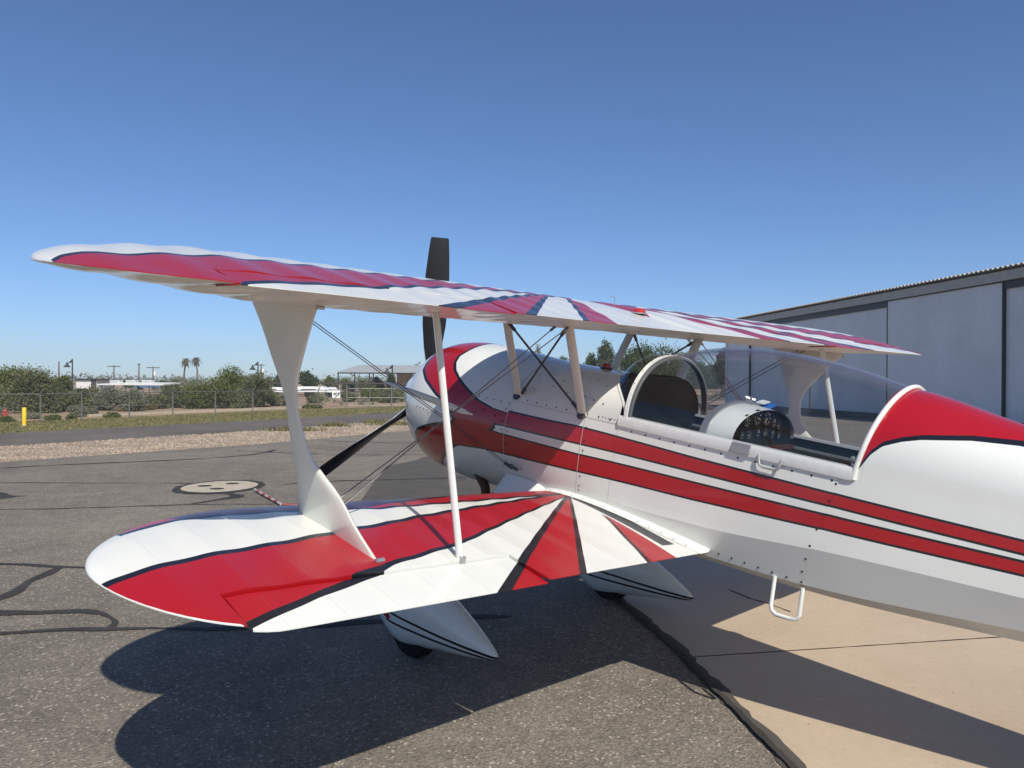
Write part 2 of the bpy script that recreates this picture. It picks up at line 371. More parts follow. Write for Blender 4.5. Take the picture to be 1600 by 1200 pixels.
M_BLADE = island_mat('grass_blade', (.16, .155, .055), (.25, .225, .10), (.36, .30, .16))
def blades(name, P, z, h0, h1, mat):
    n = len(P); h = RNG.uniform(h0, h1, n); a = RNG.uniform(0, 6.28, n); V = np.zeros((n, 3, 3)); w = .02+h*.08
    V[:, 0, :2] = P+np.stack([np.cos(a), np.sin(a)], 1)*w[:, None]; V[:, 1, :2] = P-np.stack([np.cos(a), np.sin(a)], 1)*w[:, None]
    V[:, 2, :2] = P+RNG.normal(0, .35, (n, 2))*h[:, None]; V[:, :2, 2] = z; V[:, 2, 2] = z+h
    return rawmesh(name, V.reshape(-1, 3), np.arange(n*3).reshape(-1, 3), mat)
gp = between(e_road1, e_grass, 22000, RNG, .68)
tag(blades('grass', gp, -.018, .02, .08, M_BLADE), 'short dry grass growing on the verge along the fence', None, kind='stuff')
wp = np.concatenate([c+RNG.normal(0, 1, (350, 2))*s for c, s in (((-4.6, 31.2), (.55, .18)), ((-5.6, 32.5), (.3, .15)), ((-7.6, 27.2), (.5, .12)), ((-6.9, 30), (.25, .1)))])
tag(blades('weeds', wp, -.014, .05, .22, M_BLADE), 'small weeds growing along the far edge of the gravel', None, kind='stuff')

# ------------------------------------------------------------------ vegetation
M_BARK = flat('bark', (.10, .075, .055), .9, .3, 12)
GREENS = dict(
 dark=island_mat('dark_leaf', (0.046, 0.068, 0.021), (0.081, 0.111, 0.034), (0.130, 0.156, 0.058)),
 olive=island_mat('olive_leaf', (0.111, 0.124, 0.058), (0.169, 0.182, 0.091), (0.234, 0.240, 0.130)),
 green=island_mat('green_leaf', (0.098, 0.124, 0.036), (0.156, 0.182, 0.058), (0.221, 0.240, 0.091)),
 grey=island_mat('grey_leaf', (0.156, 0.163, 0.111), (0.234, 0.240, 0.169), (0.312, 0.312, 0.227)),
 straw=island_mat('straw_leaf', (.16, .125, .05), (.23, .185, .08), (.3, .25, .13)))
def crown(name, blobs, n, leaf, mat, parent, seed, shell=.55, droop=0):
    rng = np.random.default_rng(seed); w = np.array([b[3]*b[4]*b[5] for b in blobs])**.75; w /= w.sum()
    idx = rng.choice(len(blobs), n, p=w); B = np.array(blobs)[idx]
    # clumps inside each blob: leaves gather round random twig ends so gaps stay open
    nc = max(24, n//26); cid = rng.integers(0, nc, n); cb = rng.choice(len(blobs), nc, p=w); CB = np.array(blobs)[cb]
    d = rng.normal(0, 1, (nc, 3)); d /= np.linalg.norm(d, axis=1)[:, None]; r = (shell+(1-shell)*rng.uniform(0, 1, nc)**.6)[:, None]*rng.uniform(.82, 1.12, (nc, 1))
    cc = CB[:, :3]+d*r*CB[:, 3:6]; cs = np.cbrt(CB[:, 3]*CB[:, 4]*CB[:, 5])[:, None]*.25
    P = cc[cid]+rng.normal(0, 1, (n, 3))*cs[cid]; P[:, 2] -= droop*rng.uniform(0, 1, n); P[:, 2] = np.maximum(P[:, 2], .02)
    u = rng.normal(0, 1, (n, 3)); u /= np.linalg.norm(u, axis=1)[:, None]; v = np.cross(u, rng.normal(0, 1, (n, 3))); v /= np.linalg.norm(v, axis=1)[:, None]
    s = leaf*rng.uniform(.6, 1.5, (n, 1)); a = u*s; b = v*s*.5
    V = np.stack([P-a, P+b, P+a, P-b], 1).reshape(-1, 3)
    return rawmesh(name, V, np.arange(n*4).reshape(-1, 4), mat, parent)
def blobset(h, w, dpt, base, k, seed, topf=.55):
    r = random.Random(seed); out = []
    for i in range(k):
        a = r.uniform(0, 6.28); q = math.sqrt(r.uniform(0, 1))*.62; zz = base+(h-base)*r.uniform(.25, .8)*(1-.35*q)
        s = r.uniform(.28, .46); out.append((math.cos(a)*q*w/2, math.sin(a)*q*dpt/2, zz, w*s*.62, dpt*s*.62, min((h-base)*s*.75, h-zz)))
    return out
def plant(name, u, v_top, d, wpx, mat, label, cat, n=5000, leaf=.07, seed=1, base=0., k=9, trunk=True, group=None, shell=.4, hmin=None, droop=0):
    n = int(n*2.1); leaf *= .8; k += 3
    group = group or {'tree': 'trees beyond the apron', 'shrub': 'shrubs beyond the fence', 'bush': 'bushes beyond the fence', 'weeds': 'weed clumps at the fence foot', 'grass clump': 'dry grass clumps behind the fence'}[cat]
    p = at(u, v_top, d); h = max(p.z, .25) if hmin is None else hmin; w = wpx/1202*d
    t = tag(empty(name, (p.x, p.y, -.02)), label, cat, group)
    crown('crown' if cat == 'tree' else 'foliage', blobset(h, w, w*.85, base*h, k, seed), n, leaf, GREENS[mat], t, seed, shell, droop)
    mb = MB(); r = random.Random(seed)
    if cat == 'tree':
        mb.tube([(0, 0, 0), (.04*h, .02*h, h*.25), (.02*h, -.02*h, h*.5)], [.035*h, .028*h, .015*h], 7)
        for i in range(5):
            a = i*1.26+r.uniform(0, .8); q = r.uniform(.2, .32)*w
            mb.tube([(.03*h, .01*h, h*r.uniform(.2, .4)), (math.cos(a)*q*.5, math.sin(a)*q*.5, h*.5), (math.cos(a)*q, math.sin(a)*q, h*r.uniform(.6, .8))], [.016*h, .011*h, .004*h], 5)
        mb.build('trunk', M_BARK, t)
    else:
        for i in range(6):
            a = i*1.05+r.uniform(0, .6); q = r.uniform(.15, .4)*w
            mb.tube([(math.cos(a)*.03, math.sin(a)*.03, 0), (math.cos(a)*q*.4, math.sin(a)*q*.4, h*.4), (math.cos(a)*q, math.sin(a)*q, h*.75)], [.02*h, .014*h, .005*h], 5)
        mb.build('stem', M_BARK, t)
    return t
# trees and shrubs beyond the fence, left to right
plant('mesquite_tree', 22, 577, 44, 95, 'green', 'broad green mesquite tree at the left end of the fence line', 'tree', 9000, .075, 21, .05, 11)
plant('mesquite_tree', 52, 571, 41, 78, 'olive', 'dusky olive mesquite with spiky top left of the dark round tree', 'tree', 7000, .07, 22, .05, 10, droop=.2)
plant('round_tree', 97, 583, 70, 34, 'green', 'small round green tree below the triangular street lamp', 'tree', 3000, .11, 23, .15, 8)
plant('desert_shrub', 96, 605, 43, 46, 'olive', 'olive desert shrub behind the second fence post', 'shrub', 4200, .07, 24)
plant('desert_shrub', 132, 600, 46, 52, 'olive', 'wide olive shrub in front of the white building', 'shrub', 4500, .075, 25)
plant('desert_shrub', 168, 605, 45, 50, 'grey', 'grey green shrub below the left end of the carport roof', 'shrub', 4200, .07, 26)
plant('desert_shrub', 207, 609, 44, 44, 'grey', 'low grey green shrub in front of the small blue car', 'shrub', 3600, .065, 27)
plant('desert_shrub', 243, 609, 48, 40, 'olive', 'dry olive shrub beside the small blue car', 'shrub', 3200, .07, 28)
plant('creosote_bush', 277, 596, 50, 56, 'olive', 'tall feathery bush under the two palms', 'bush', 6000, .07, 29)
plant('creosote_bush', 322, 592, 49, 70, 'green', 'dense feathery bush right of the two palms', 'bush', 7500, .07, 30)
plant('palo_verde', 366, 572, 54, 56, 'green', 'tall pale green palo verde rising above the bushes left of the wing strut', 'tree', 6500, .075, 31, .12, 10)
plant('palo_verde', 398, 581, 52, 54, 'olive', 'spreading palo verde close to the left edge of the wing strut', 'tree', 6000, .075, 32, .08, 10)
plant('creosote_bush', 362, 603, 50, 60, 'olive', 'feathery bush in front of the tall palo verde', 'bush', 5000, .07, 33)
plant('creosote_bush', 412, 607, 54, 56, 'green', 'bright feathery bush at the foot of the spreading palo verde', 'bush', 5000, .07, 34)
plant('sage_bush', 441, 616, 55, 34, 'grey', 'grey green bush half hidden by the waist of the wing strut', 'bush', 2600, .07, 35)
plant('sage_bush', 120, 633, 37, 27, 'grey', 'rounded grey green bush at the fence between second and third posts', 'bush', 3000, .045, 36)
plant('sage_bush', 143, 637, 38, 22, 'grey', 'smaller pale bush right of the rounded one at the fence', 'bush', 2000, .045, 37)
plant('weed_clump', 83, 648, 34, 28, 'green', 'low green weed clump right of the yellow bollard', 'weeds', 1600, .04, 38)
plant('weed_clump', 112, 652, 34.5, 18, 'green', 'tiny weed clump below the rounded grey bush', 'weeds', 900, .035, 39)
plant('weed_clump', 173, 648, 36.5, 30, 'green', 'low green weed clump left of the fence gate', 'weeds', 1600, .04, 40)
plant('weed_clump', 10, 653, 32, 26, 'green', 'green weed clump left of the yellow bollard', 'weeds', 1500, .04, 41)
plant('weed_clump', 50, 648, 35, 34, 'grey', 'pale weed clump behind the yellow bollard', 'weeds', 1500, .045, 42)
plant('sage_bush', 2, 632, 37, 20, 'grey', 'pale dome shaped bush at the left edge of the view', 'bush', 1800, .045, 43)
plant('dry_grass_clump', 226, 638, 46, 44, 'straw', 'straw yellow dry grass clump behind the fence', 'grass clump', 2200, .06, 44)
plant('dry_grass_clump', 190, 640, 44, 24, 'straw', 'small straw coloured grass clump left of the larger one', 'grass clump', 1200, .05, 45)
plant('distant_tree', 437, 579, 110, 30, 'dark', 'dark tree seen left of the strut waist', 'tree', 1800, .16, 46, .1)
plant('distant_tree', 485, 578, 96, 32, 'dark', 'dark grey green tree right of the strut waist above the white trailers', 'tree', 2600, .14, 47, .1)
plant('distant_tree', 515, 584, 112, 24, 'green', 'rounded green tree left of the open shade shelter', 'tree', 2000, .15, 48, .1)
plant('distant_tree', 545, 591, 130, 26, 'green', 'low pale green tree behind the shelter posts', 'tree', 1600, .16, 49, .05)
plant('distant_tree', 570, 590, 135, 26, 'olive', 'low olive tree between the shelter posts', 'tree', 1600, .16, 50, .05)
plant('distant_tree', 591, 588, 128, 22, 'dark', 'dark low tree below the middle of the shelter roof', 'tree', 1600, .16, 51, .05)
plant('distant_tree', 611, 581, 105, 18, 'dark', 'narrow dark tree left of the hay stack', 'tree', 1800, .13, 52, .05)
plant('creosote_bush', 492, 615, 62, 26, 'olive', 'lone olive bush on bare dirt left of the 403 sign', 'bush', 2600, .07, 53)
plant('creosote_bush', 545, 610, 66, 26, 'olive', 'olive bush behind the gate right of the 403 sign', 'bush', 2600, .08, 54)
plant('creosote_bush', 580, 602, 68, 44, 'green', 'green bush behind the middle of the gate', 'bush', 3400, .08, 55)
plant('creosote_bush', 607, 606, 64, 38, 'olive', 'wide olive bush behind the right gate post', 'bush', 3000, .08, 56)
plant('creosote_bush', 640, 606, 68, 44, 'green', 'green bush beside the engine cowling', 'bush', 3000, .08, 57)
plant('weed_clump', 486, 633, 50, 40, 'olive', 'dark weeds at the fence foot right of the strut', 'weeds', 1400, .06, 58)
plant('distant_tree', 160, 590, 150, 24, 'green', 'round distant tree left of the carport roof', 'tree', 1500, .2, 59, .05)
plant('distant_tree', 200, 592, 170, 26, 'dark', 'low dark tree above the carport roof', 'tree', 1300, .2, 60, .05)
plant('distant_tree', 255, 592, 160, 18, 'dark', 'dark small tree right end of the carport roof', 'tree', 1100, .2, 61, .05)
plant('distant_tree', 272, 592, 165, 20, 'green', 'pale distant tree left of the palms', 'tree', 1100, .2, 62, .05)
plant('poplar_tree', 946, 532, 92, 30, 'dark', 'tall dark tree behind the cabane struts left of the big rounded tree', 'tree', 5200, .13, 63, .08, 10)
plant('poplar_tree', 921, 548, 95, 26, 'dark', 'shorter dark tree left of the tall one behind the beacon', 'tree', 3600, .13, 64, .05)
plant('ficus_tree', 1012, 537, 80, 92, 'dark', 'big dense dark green tree behind the windscreen arch', 'tree', 15000, .13, 65, .05, 16)
plant('ficus_tree', 1068, 548, 210, 76, 'dark', 'wide dark green tree seen through the front of the canopy', 'tree', 9000, .32, 66, .05, 12)
plant('ficus_tree', 1118, 566, 220, 66, 'dark', 'low dark tree seen through the canopy left of the hangar', 'tree', 7000, .34, 67, .05, 10)
plant('ficus_tree', 1128, 533, 98, 22, 'dark', 'dark tree peeping out beside the far hangar corner', 'tree', 3500, .14, 68, .1)
plant('distant_tree', 842, 538, 130, 24, 'olive', 'pale feathery tree above the cowling behind the crossed wires', 'tree', 1800, .16, 69, .2)
plant('distant_tree', 880, 552, 120, 22, 'dark', 'small dark tree crown just above the forward deck', 'tree', 1500, .16, 70, .1)
plant('distant_tree', 655, 562, 160, 20, 'olive', 'small tree left of the propeller blade root above the shelter roof', 'tree', 1200, .2, 71, .2)

# far tree line that reads as one mass
rng = np.random.default_rng(5); bl = []
for i in range(170):
    a = rng.uniform(-.75, .62); d = rng.uniform(300, 460); hh = rng.uniform(2.0, 3.8); bl.append((math.sin(a)*d, math.cos(a)*d, hh*.45, rng.uniform(4, 12), rng.uniform(4, 8), hh*.5))
tag(crown('far_tree_line', bl, 26000, .55, GREENS['olive'], None, 77, .4), 'far off line of low desert trees along the horizon', None, kind='stuff')
sc = []
for i in range(240):
    u = rng.uniform(-40, 660); d = rng.uniform(52, 160); p = at(u, 600, d); s = rng.uniform(.25, .7); sc.append((p.x, p.y, s*.4, s, s, s*.55))
for i in range(60):
    u = rng.uniform(930, 1140); d = rng.uniform(90, 190); p = at(u, 600, d); s = rng.uniform(.2, .5); sc.append((p.x, p.y, s*.4, s, s, s*.5))
tag(crown('desert_scrub', sc, 26000, .06, GREENS['grey'], None, 78, .3), 'low grey scrub scattered over the dirt beyond the fence', None, kind='stuff')

# palms
M_FROND = island_mat('palm_frond', (.05, .06, .02), (.085, .095, .035), (.13, .12, .06)); M_PTRUNK = flat('palm_trunk', (.12, .095, .075), .9, .3, 6)
def palm(u, v, d, label, lean):
    p = at(u, v, d); h = p.z; t = tag(empty('palm_tree', (p.x, p.y, 0)), label, 'palm tree', 'pair of tall palms')
    MB().tube([(0, 0, 0), (lean*.3, 0, h*.5), (lean, 0, h*.86)], [.26, .19, .15], 8).build('trunk', M_PTRUNK, t)
    mb = MB(); r = random.Random(int(u))
    for i in range(54):
        a = r.uniform(0, 6.28); e = r.uniform(-.9, 1.2); L = r.uniform(1.0, 1.55); c = Vector((lean, 0, h*.86)); pr = None
        side = Vector((-math.sin(a), math.cos(a), 0))
        pts = []
        for k in range(5):
            q = k/4; pts.append(c+Vector((math.cos(a)*math.cos(e)*L*q, math.sin(a)*math.cos(e)*L*q, math.sin(e)*L*q-.9*q*q)))
        wd = [.06, .16, .18, .12, .02]
        mb.loft([[q-side*w_, q+Vector((0, 0, .05)), q+side*w_] for q, w_ in zip(pts, wd)], closed=False)
    mb.build('fronds', M_FROND, t, 0)
palm(287, 556, 175, 'left of two tall palms with bare trunk', .5)
palm(309, 554.5, 175, 'right of two tall palms with bare trunk', -.4)

# ------------------------------------------------------------------ fence, gate, sign, bollard
M_GALV = flat('galvanised_steel', (.22, .22, .195), .55, .15, 9, .6)
M_WIRE = flat('fence_wire', (.22, .22, .20), .6, .1, 5, .5)
def chain(name, A, B, z0, z1, parent, pitch=.11, r=.0022):
    A, B = Vector(A), Vector(B); L = (B-A).length; d = (B-A)/L; H = z1-z0; V = []; F = []
    k = -H
    nrm = Vector((-d.y, d.x, 0))*r
    while k < L:
        for sg in (1, -1):
            a0, a1 = k, k+H
            za, zb = (z0, z1) if sg > 0 else (z1, z0)
            t0 = max(0, (0-a0)/(a1-a0)); t1 = min(1, (L-a0)/(a1-a0))
            if t1 <= t0: continue
            p = A+d*(a0+(a1-a0)*t0); q = A+d*(a0+(a1-a0)*t1); p.z = za+(zb-za)*t0; q.z = za+(zb-za)*t1
            w = d*r; i = len(V); V += [p-w+nrm, p+w+nrm, q+w+nrm, q-w+nrm]; F.append((i, i+1, i+2, i+3))
        k += pitch
    o = rawmesh(name, [tuple(v) for v in V], F, M_WIRE, parent); return o
FP = [(-24.5, 25.2), (-22.3, 28.5), (-19.71, 32.16), (-19.02, 34.0), (-18.1, 36.4), (-17.19, 39.0), (-16.16, 41.9), (-15.12, 44.9), (-14.0, 48), (-12.8, 50.8), (-11.45, 53.3)]
fence = tag(empty('chain_link_fence', (FP[0][0], FP[0][1], 0)), 'long galvanised chain link fence with angled arms along the grass verge', 'fence')
F0 = Vector((FP[0][0], FP[0][1], 0)); H_F = 1.16
FQ = [Vector((x, y, 0))-F0 for x, y in FP]
fd = (FQ[-1]-FQ[0]).normalized(); fn = Vector((-fd.y, fd.x, 0))
for p in FQ:
    MB().tube([p, p+Vector((0, 0, H_F)), p+Vector((0, 0, H_F))-fn*.16-fd*0+Vector((0, 0, .2))], .034, 8).build('post', M_GALV, fence)
for a, b in zip(FQ, FQ[1:]):
    MB().tube([a+Vector((0, 0, H_F)), b+Vector((0, 0, H_F))], .025, 6).build('top_rail', M_GALV, fence)
mb = MB()
for a, b in ((FQ[4], FQ[5]), (FQ[3], FQ[4])): mb.tube([a+Vector((0, 0, .55)), b+Vector((0, 0, .55))], .02, 6)
mb.build('mid_rail', M_GALV, fence)
for a, b in zip(FQ, FQ[1:]):
    tag(chain('wire_mesh', a, b, .06, H_F, fence, .12), kind='stuff')
# vehicle gate with the sign
GP = [(-11.45, 53.3), (-9.9, 53.6), (-8.45, 54.0), (-7.1, 54.3), (-5.4, 54.8)]
gate = tag(empty('vehicle_gate', (GP[0][0], GP[0][1], 0)), 'galvanised pipe and mesh vehicle gate right of the 403 sign', 'gate')
G0 = Vector((GP[0][0], GP[0][1], 0)); GQ = [Vector((x, y, 0))-G0 for x, y in GP]
for i, p in enumerate(GQ): MB().tube([p, p+Vector((0, 0, 1.5 if i in (0, 2) else 1.3))], .05 if i in (0, 2, 4) else .03, 8).build('post', M_GALV, gate)
for a, b in zip(GQ, GQ[1:]):
    for z in (.08, .62, 1.25): MB().tube([a+Vector((0, 0, z)), b+Vector((0, 0, z))], .024, 6).build('rail', M_GALV, gate)
    tag(chain('wire_mesh', a, b, .08, 1.25, gate, .16, .002), kind='stuff')
M_WHITE = flat('white_enamel', (.78, .78, .76), .45, .04, 5); M_BLACK = flat('black_paint', (.012, .012, .013), .4, .2, 6)
def text_mesh(body, size, mat, name, parent, loc, rot, ext=.004, align='CENTER'):
    cu = bpy.data.curves.new(name, 'FONT'); cu.body = body; cu.size = size; cu.extrude = ext; cu.offset = .006; cu.align_x = align; cu.align_y = 'CENTER'
    t = bpy.data.objects.new(name+'_tmp', cu); COL.objects.link(t); bpy.context.view_layer.update()
    me = bpy.data.meshes.new_from_object(t.evaluated_get(bpy.context.evaluated_depsgraph_get())); bpy.data.objects.remove(t); bpy.data.curves.remove(cu)
    me.name = name; me.materials.clear(); me.materials.append(mat)
    o = bpy.data.objects.new(name, me); COL.objects.link(o); o.parent = parent; o.location = loc; o.rotation_euler = rot; return o
p = at(525.5, 616, 52.9); sign = tag(empty('number_sign', (p.x, p.y, p.z), .2), 'white square sign reading 403 hung at the fence gate', 'sign')
MB().box(-.27, .27, -.012, .012, -.27, .27).build('plate', M_WHITE, sign)
text_mesh('403', .27, M_BLACK, 'lettering', sign, (0, -.017, 0), (PI/2, 0, 0), .003)
M_YEL = flat('yellow_paint', (.75, .52, .02), .45, .06, 5)
bo = tag(empty('bollard', (-18.65, 29.42, 0)), 'yellow pipe bollard standing on the grass by the fence', 'bollard')
MB().lathe([(0, .075), (.66, .075), (.685, .06), (.695, .03)], (0, 0, 0), (0, 0, 1), 14).build('post', M_YEL, bo)
MB().lathe([(-.02, .11), (.03, .10)], (0, 0, 0), (0, 0, 1), 14).build('footing', M_CONC, bo)
M_REDP = flat('faded_red_paint', (.32, .06, .05), .6, .15, 8)
p = at(8, 658, 33); hy = tag(empty('fire_hydrant', (p.x, p.y, 0)), 'faded red hydrant among weeds at the left edge', 'hydrant')
MB().lathe([(0, .11), (.03, .11), (.035, .08), (.36, .08), (.37, .105), (.40, .105), (.41, .085), (.48, .05), (.5, .02)], (0, 0, 0), (0, 0, 1), 14).build('barrel', M_REDP, hy)
MB().lathe([(-.15, .035), (-.13, .05), (.13, .05), (.15, .035)], (0, 0, .28), (1, 0, 0), 10).build('nozzle', M_REDP, hy)
# striped bar lying on the apron
sb = tag(empty('striped_bar', (-4.08, 12.22, .03)), 'red and white striped bar lying on the asphalt by the tie down pad', 'bar')
D = Vector((.86, -1.45, 0)); M_DULL = flat('dull_white_paint', (.42, .40, .38), .7, .15, 20)
for i in range(9):
    a = D*(i/9); b = D*((i+1)/9); MB().tube([a, b], .021, 8).build('band', M_DULL if i % 2 == 0 else M_REDP, sb)
MB().tube([D, D+Vector((.5, -.02, -.01)), D+Vector((1.2, .1, -.012))], .016, 6).build('strap', M_REDP, sb)

# ------------------------------------------------------------------ poles and lamps
M_WOODP = flat('weathered_pole', (.10, .075, .06), .9, .2, 5); M_DKMET = flat('dark_metal', (.035, .034, .036), .5, .1, 5, .3)
def pole(u, v, d, label, arm=0, can=False, m=None):
    p = at(u, v, d); t = tag(empty('utility_pole', (p.x, p.y, 0)), label, 'utility pole', 'utility poles along the horizon')
    MB().tube([(0, 0, 0), (0, 0, p.z)], [.17, .11], 8).build('post', M_WOODP, t)
    if arm: MB().box(-arm, arm, -.07, .07, p.z-.32, p.z-.14).build('crossarm', M_WOODP, t)
    if can: MB().lathe([(0, .2), (.02, .24), (.8, .24), (.86, .15)], (.36, 0, p.z-1.9), (0, 0, 1), 10).build('transformer', M_WHITE, t)
pole(92, 565, 150, 'plain wooden utility pole left of the triangular street lamp')
pole(178, 571, 165, 'wooden pole with crossarm above the carport', 1.4)
pole(217, 568, 160, 'thin plain wooden pole in the middle of the carport', .35)
pole(239, 573, 165, 'wooden pole with crossarm and white transformer', 1.4, True)
pole(408, 569, 160, 'wooden pole right beside the second street lamp', .7, True)
def lamp(u, v, d, label):
    p = at(u, v, d); h = p.z; t = tag(empty('street_lamp', (p.x, p.y, 0)), label, 'street lamp', 'dark street lamps beyond the fence')
    MB().tube([(0, 0, 0), (0, 0, h)], [.13, .09], 8).build('post', M_DKMET, t)
    MB().tube([(0, 0, h-.1), (-.5, 0, h-.55), (-.85, 0, h-1.0)], .06, 6).build('arm', M_DKMET, t)
    MB().lathe([(0, .08), (-.35, .16), (-.75, .5), (-.8, .5)], (-.85, 0, h-.5), (0, 0, 1), 12).build('lamp_shade', M_DKMET, t)
    MB().add([(0, -.03, h), (0, -.03, h-.6), (-.6, -.03, h-.6), (0, .03, h), (0, .03, h-.6), (-.6, .03, h-.6)], [(0, 1, 2), (3, 5, 4), (0, 3, 4, 1), (1, 4, 5, 2), (2, 5, 3, 0)]).build('gusset', M_DKMET, t, 0)
lamp(113, 561, 120, 'dark street lamp with triangular bracket above the round green tree')
lamp(403, 565, 120, 'dark street lamp with bell shade left of the wing strut')
lamp(613, 570, 115, 'dark street lamp in front of the open shelter roof')

# ------------------------------------------------------------------ far buildings
M_STUC = flat('white_stucco', (.66, .64, .6), .85, .06, 2); M_RUST = flat('brown_steel', (.07, .055, .045), .7, .2, 4, .2); M_PALEROOF = flat('pale_metal_roof', (.42, .43, .40), .5, .06, 1, .2)
M_GLASSDK = flat('dark_window', (.02, .022, .026), .15, .1, 3)
p = at(135, 594, 115); b_ = tag(empty('white_building', (p.x, p.y, 0)), 'low white flat roofed building left of the carport', 'building')
hw_ = 16/1202*115
MB().box(-hw_, hw_, 0, 5, 0, p.z).build('wall', M_STUC, b_, 20); MB().box(-hw_-.2, hw_+.6, -.25, 5.2, p.z, p.z+.18).build('roof', M_DKMET, b_, 20)
MB().box(hw_*.72-.4, hw_*.72+.4, -.04, .02, 0, 2.0).build('door', M_RUST, b_, 20)
p = at(76, 600, 105); b_ = tag(empty('white_shed', (p.x, p.y, 0)), 'small white gabled shed between the mesquite and the round tree', 'shed')
MB().box(-.7, .7, 0, 2, 0, p.z-.1).build('wall', M_STUC, b_, 20)
MB().add([(-.9, -.2, p.z-.1), (.9, -.2, p.z-.1), (0, -.2, p.z+.4), (-.9, 2.2, p.z-.1), (.9, 2.2, p.z-.1), (0, 2.2, p.z+.4)], [(0, 1, 2), (3, 5, 4), (0, 2, 5, 3), (2, 1, 4, 5), (0, 3, 4, 1)]).build('roof', M_STUC, b_, 0)
MB().box(-.25, .25, -.04, .01, 0, 1.3).build('door', M_RUST, b_, 20)
# carport with three white units on the roof
p = at(210, 602, 92); cpz = p.z; b_ = tag(empty('carport', (p.x, p.y, 0)), 'long flat white roofed carport on thin posts', 'carport'); hw_ = 51/1202*92
mb = MB(); mb.add([(-hw_, -1, cpz), (hw_, -1, cpz), (hw_*.86, 5, cpz+.12), (-hw_*.78, 5, cpz+.12), (-hw_, -1, cpz+.14), (hw_, -1, cpz+.14), (hw_*.86, 5, cpz+.32), (-hw_*.78, 5, cpz+.32)], [(0, 3, 2, 1), (4, 5, 6, 7), (0, 1, 5, 4), (1, 2, 6, 5), (2, 3, 7, 6), (3, 0, 4, 7)])
mb.build('roof', M_STUC, b_, 20)
for i in range(6): MB().tube([(-hw_*.9+i*hw_*.36, -.7, 0), (-hw_*.9+i*hw_*.36, -.7, cpz)], .05, 6).build('post', M_RUST, b_)
for k, (u, lb) in enumerate(((182, 'left'), (207, 'middle'), (232, 'right'))):
    q = at(u, 600, 94); o = tag(empty('roof_cooler', (q.x, q.y, cpz+.22)), lb+' of three white box coolers on the carport roof', 'cooler', 'box coolers on the carport roof')
    MB().box(-.55, .55, -.5, .5, 0, .34).build('cabinet', M_WHITE, o, 20); MB().box(-.6, .6, -.55, .55, .34, .39).build('lid', M_WHITE, o, 20)
    mb = MB(); [mb.box(-.48, .48, -.52, -.49, .06+.07*j, .09+.07*j) for j in range(4)]; mb.build('louvre', M_PALEROOF, o, 20)
# parked car, far off
M_CARB = flat('blue_car_paint', (.10, .17, .28), .25, .05, 3, .3, .6); M_TYRE = flat('tyre_rubber', (.015, .015, .016), .8, .2, 8)
def car(u, d, label, paint):
    p = at(u, 610, d); t = tag(empty('parked_car', (p.x, p.y, 0), .15), label, 'car')
    prof = [(-2.1, .35), (-2.15, .75), (-1.7, .88), (-1.0, .95), (-.55, 1.38), (.75, 1.4), (1.35, .95), (2.0, .9), (2.1, .4)]
    MB().loft([[(x, -.8, z) for x, z in prof], [(x, .8, z) for x, z in prof]]).build('body', paint, t, 40)
    for s in (-.81, .81): MB().add([(-.85, s, .98), (-.5, s, 1.32), (.7, s, 1.33), (1.15, s, .98)], [(0, 1, 2, 3)]).build('window', M_GLASSDK, t, 0)
    for x in (-1.3, 1.3):
        for s in (-.72, .72): 
            w_ = MB().lathe([(-.1, .2), (-.1, .32), (.1, .32), (.1, .2)], (x, s, .32), (0, 1, 0), 14).build('wheel', M_TYRE, t)
car(231, 140, 'small blue car parked under the right end of the carport', M_CARB)
# white trailers beyond the strut
def trailer(u0, u1, d, label, v=605):
    p0, p1 = at(u0, v, d), at(u1, v, d); L = p1.x-p0.x; t = tag(empty('white_trailer', ((p0.x+p1.x)/2, d, 0)), label, 'trailer', 'white trailers beyond the fence')
    mb = MB(); z0 = .55; z1 = p0.z
    prof = [(-L/2, z0), (-L/2, z1-.15), (-L/2+.25, z1), (L/2-.35, z1), (L/2, z1-.35), (L/2, z0)]
    mb.loft([[(x, -1, z) for x, z in prof], [(x, 1, z) for x, z in prof]]).build('body', M_WHITE, t, 25)
    MB().box(-L*.25, L*.2, -1.03, -.99, z0+.25, z0+.32).build('trim', M_DKMET, t, 20)
    for x in (-.3, .3): MB().lathe([(-.12, .1), (-.12, .3), (.12, .3), (.12, .1)], (x, -.85, .3), (0, 1, 0), 12).build('wheel', M_TYRE, t)
    MB().box(L/2, L/2+.7, -.06, .06, z0-.1, z0).build('tow_bar', M_DKMET, t, 20)
trailer(415, 446, 84, 'white trailer left of the strut waist'); trailer(462, 512, 86, 'long white trailer right of the strut waist', 604); trailer(514, 526, 84, 'short white trailer end left of the 403 sign')
